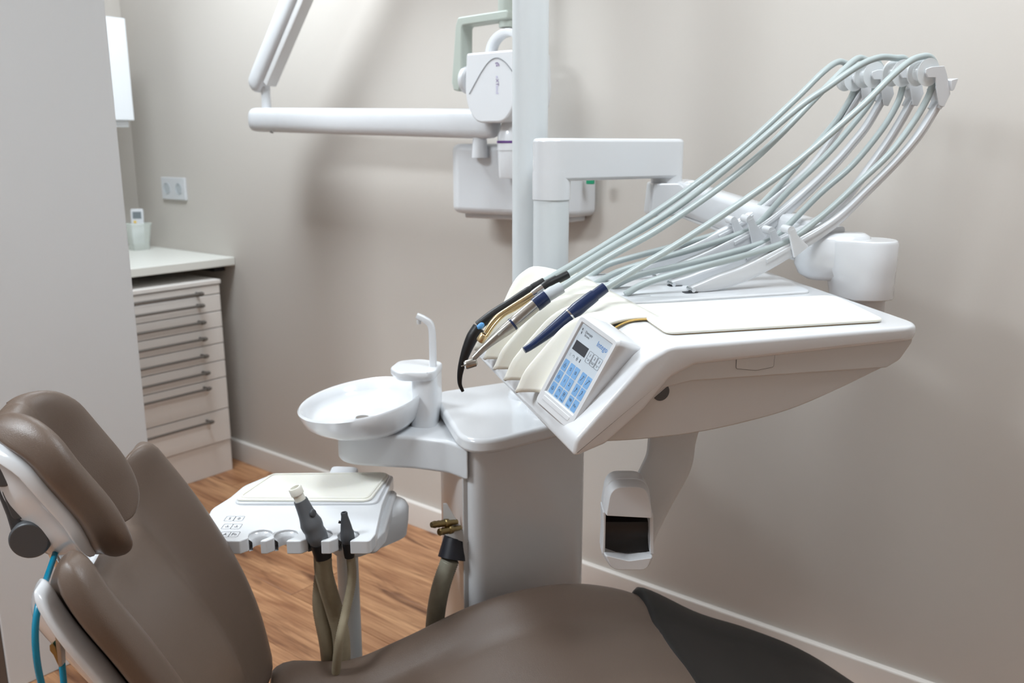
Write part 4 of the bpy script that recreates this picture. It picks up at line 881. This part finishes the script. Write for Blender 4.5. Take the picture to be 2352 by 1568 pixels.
put('backrest_shell', cushion(20, lambda v: (Pb(.02 + .98 * v)[0] - Nb(v)[0] * .043, Pb(.02 + .98 * v)[1] - Nb(v)[1] * .043), None, Nb, lambda v: hwb(v) * .985, lambda v: .012, lambda v: .012, lambda X, v: wingb(X, v) * .95, cap=.05, e1=.35, backwing=1, M_=96, bend0=lambda X: .26 - .16 * sstep(.4, .85, abs(X))), 'white_plastic', ch, angle=90)
# headrest
hcur = spline([V((-.152, .935, 0)), V((-.114, .888, 0)), V((-.082, .840, 0)), V((-.058, .797, 0)), V((-.044, .742, 0))], 8)
def Ph(v): k = v * (len(hcur) - 1); i = min(int(k), len(hcur) - 2); q = hcur[i].lerp(hcur[i + 1], k - i); return (q.x, q.y)
def Nh(v): a, b = Ph(max(0, v - .1)), Ph(min(1, v + .1)); d = V((b[0] - a[0], b[1] - a[1])).normalized(); return (-d.y, d.x)
def hwh(v): return .108 - .045 * max(0, (.4 - v) / .4) ** 2.2 - .03 * max(0, (v - .75) / .25) ** 2
def wingh(X, v):
    a = abs(X); return .074 * sstep(.15, .92, a) * sstep(-.35, .3, v) + .050 * sstep(.45, 0, v) * (1 - a) - .030
put('headrest', cushion(24, Ph, None, Nh, hwh, lambda v: .031, lambda v: .028, wingh, cap=.16, e1=.60, backwing=.9, M_=96, qc=.216, skew=-.14), 'leather', ch, angle=90)
put('headrest_shell', cushion(16, lambda v: (Ph(.04 + .92 * v)[0] - Nh(v)[0] * .032, Ph(.04 + .92 * v)[1] - Nh(v)[1] * .032), None, Nh, lambda v: hwh(v) * .86, lambda v: .014, lambda v: .013, lambda X, v: wingh(X, v) * .9, cap=.2, e1=.6, backwing=.9, qc=.214, skew=-.14), 'white_plastic', ch, angle=90)
# hinge of the headrest
qm = .20
j0 = CH.on(68, 1240, 1, qm - .03); j1 = CH.on(2, 1075, 1, qm - .03)
ax_ = (0, 1, 0)
put('hinge_disc', lathe([(.024, -.004), (.026, 0), (.026, .062), (.024, .066)], j0, ax_, 40), 'grey_metal', ch, bevel=.0015)
put('hinge_disc', lathe([(.024, -.004), (.026, 0), (.026, .062), (.024, .066)], j1, ax_, 40), 'grey_metal', ch, bevel=.0015)
d_ = (j1 - j0).normalized(); pe = V((d_.z, 0, -d_.x))
def lk(a, w_): q = j0 + d_ * a + pe * w_; return (q.x, q.z)
LL = (j1 - j0).length
put('hinge_link', prism(rnd([lk(-.01, -.026), lk(LL * .35, -.022), lk(LL * .65, -.022), lk(LL, -.026), lk(LL, .026), lk(LL * .65, .024), lk(LL * .35, .026), lk(-.01, .03)], .01, 4), qm - .018, qm + .022, 1), 'dark_grey', ch, bevel=.004)
put('hinge_button', prism(rnd([lk(LL * .27, -.014), lk(LL * .73, -.014), lk(LL * .73, .006), lk(LL * .27, .006)], .0095, 6), qm - .022, qm - .017, 1), 'grey_metal', ch, bevel=.002)
put('headrest_post', tube2([(j0.x + .005, qm + .02, j0.z - .005), (j0.x + .03, qm + .02, j0.z - .08)], .02, .007, (0, 1, 0)), 'chrome', ch)
put('headrest_mount', tube2([(j1.x, qm, j1.z), (Ph(.45)[0] - .03, qm, Ph(.45)[1] - .01)], .02, .012, (0, 1, 0)), 'dark_grey', ch)
# seat and leg rest
seat_pts = [(.15, .295), (.30, .275), (.42, .31), (.55, .362), (.66, .385), (.76, .383), (.865, .365), (.98, .315), (1.10, .268), (1.22, .215), (1.36, .115)]
sps = spline([V((a, b, 0)) for a, b in seat_pts], 6)
def Pse(v): k = v * (len(sps) - 1); i = min(int(k), len(sps) - 2); q = sps[i].lerp(sps[i + 1], k - i); return (q.x, q.y)
def Nse(v): a, b = Pse(max(0, v - .02)), Pse(min(1, v + .02)); d = V((b[0] - a[0], b[1] - a[1])).normalized(); return (-d.y, d.x)
def wings(X, v): a = abs(X); return .034 * sstep(.5, .98, a) * (1 - .6 * sstep(.55, .75, v)) - .005 * math.exp(-((a - .62) / .04) ** 2)
def hws(v): return .262 - .02 * sstep(.5, 1, v)
vcut = .70
put('seat', cushion(40, lambda v: Pse(v * vcut), None, lambda v: Nse(v * vcut), lambda v: hws(v * vcut), lambda v: .034, lambda v: .05, lambda X, v: wings(X, v * vcut), cap=.05, e1=.3, bend=.14), 'leather', ch, angle=90)
put('foot_cover', cushion(24, lambda v: Pse((.59 + .41 * v)), None, lambda v: Nse((.59 + .41 * v)), lambda v: hws((.59 + .41 * v)) + .003 - .05 * sstep(.45, 1, v), lambda v: .0355, lambda v: .052, lambda X, v: wings(X, (.59 + .41 * v)), cap=.03, e1=.22), 'black_vinyl', ch, angle=90)
put('seat_shell', cushion(24, lambda v: (Pse(v * .9)[0], Pse(v * .9)[1] - .06), None, lambda v: Nse(v * .9), lambda v: hws(v) * .9, lambda v: .02, lambda v: .03, lambda X, v: 0, cap=.05, e1=.35), 'white_plastic', ch, angle=90)
put('lift_column', prism(rnd([(.30, .10), (.78, .10), (.78, .40), (.30, .40)], .06, 6), .05, .27), 'white_satin', ch, bevel=.01)
put('base_plate', prism(rnd([(.10, .04), (1.0, .04), (1.0, .46), (.10, .46)], .10, 8), .002, .05), 'dark_grey', ch, bevel=.01)
# bib cord with clip
fcd = .92
bc = thing('bib_cord', 'teal bib cord with a metal crocodile clip hanging from the backrest', 'cord', HEAD, HEAD.on(130, 1400, 1, fcd))
Hq = lambda x, y, f=fcd: HEAD.on(x, y, 1, f)
put('cord', tube(spline([Hq(160, 1200, 1.14), Hq(136, 1236, 1.12), Hq(127, 1270, 1.08), Hq(108, 1325, 1.02), Hq(94, 1365, .96), Hq(82, 1430, .93), Hq(83, 1500, .92), Hq(96, 1572, .92), Hq(125, 1660, .92), Hq(150, 1640, .94), Hq(140, 1500, .96), Hq(130, 1415, .96)], 8), .0040, 12), 'teal', bc, angle=80)
put('clip_sleeve', tube([Hq(125, 1395, .955), Hq(129, 1428, .955), Hq(131, 1442, .955)], [.007, .0062, .005], 16), 'frosted', bc)
def clip(pts, d0, d1): return prism([HEAD.on(x, y, 1, .955).xz.to_tuple() for x, y in pts], d0, d1, 1)
put('clip_jaw', clip([(129, 1440), (137, 1440), (141, 1466), (146, 1500), (147, 1524), (139, 1527), (136, 1500), (132, 1470)], .950, .960), 'steel', bc, bevel=.0008)
put('clip_jaw', clip([(117, 1478), (124, 1473), (131, 1482), (136, 1500), (141, 1526), (137, 1524), (126, 1500), (118, 1490)], .951, .959), 'brass', bc, bevel=.0008)
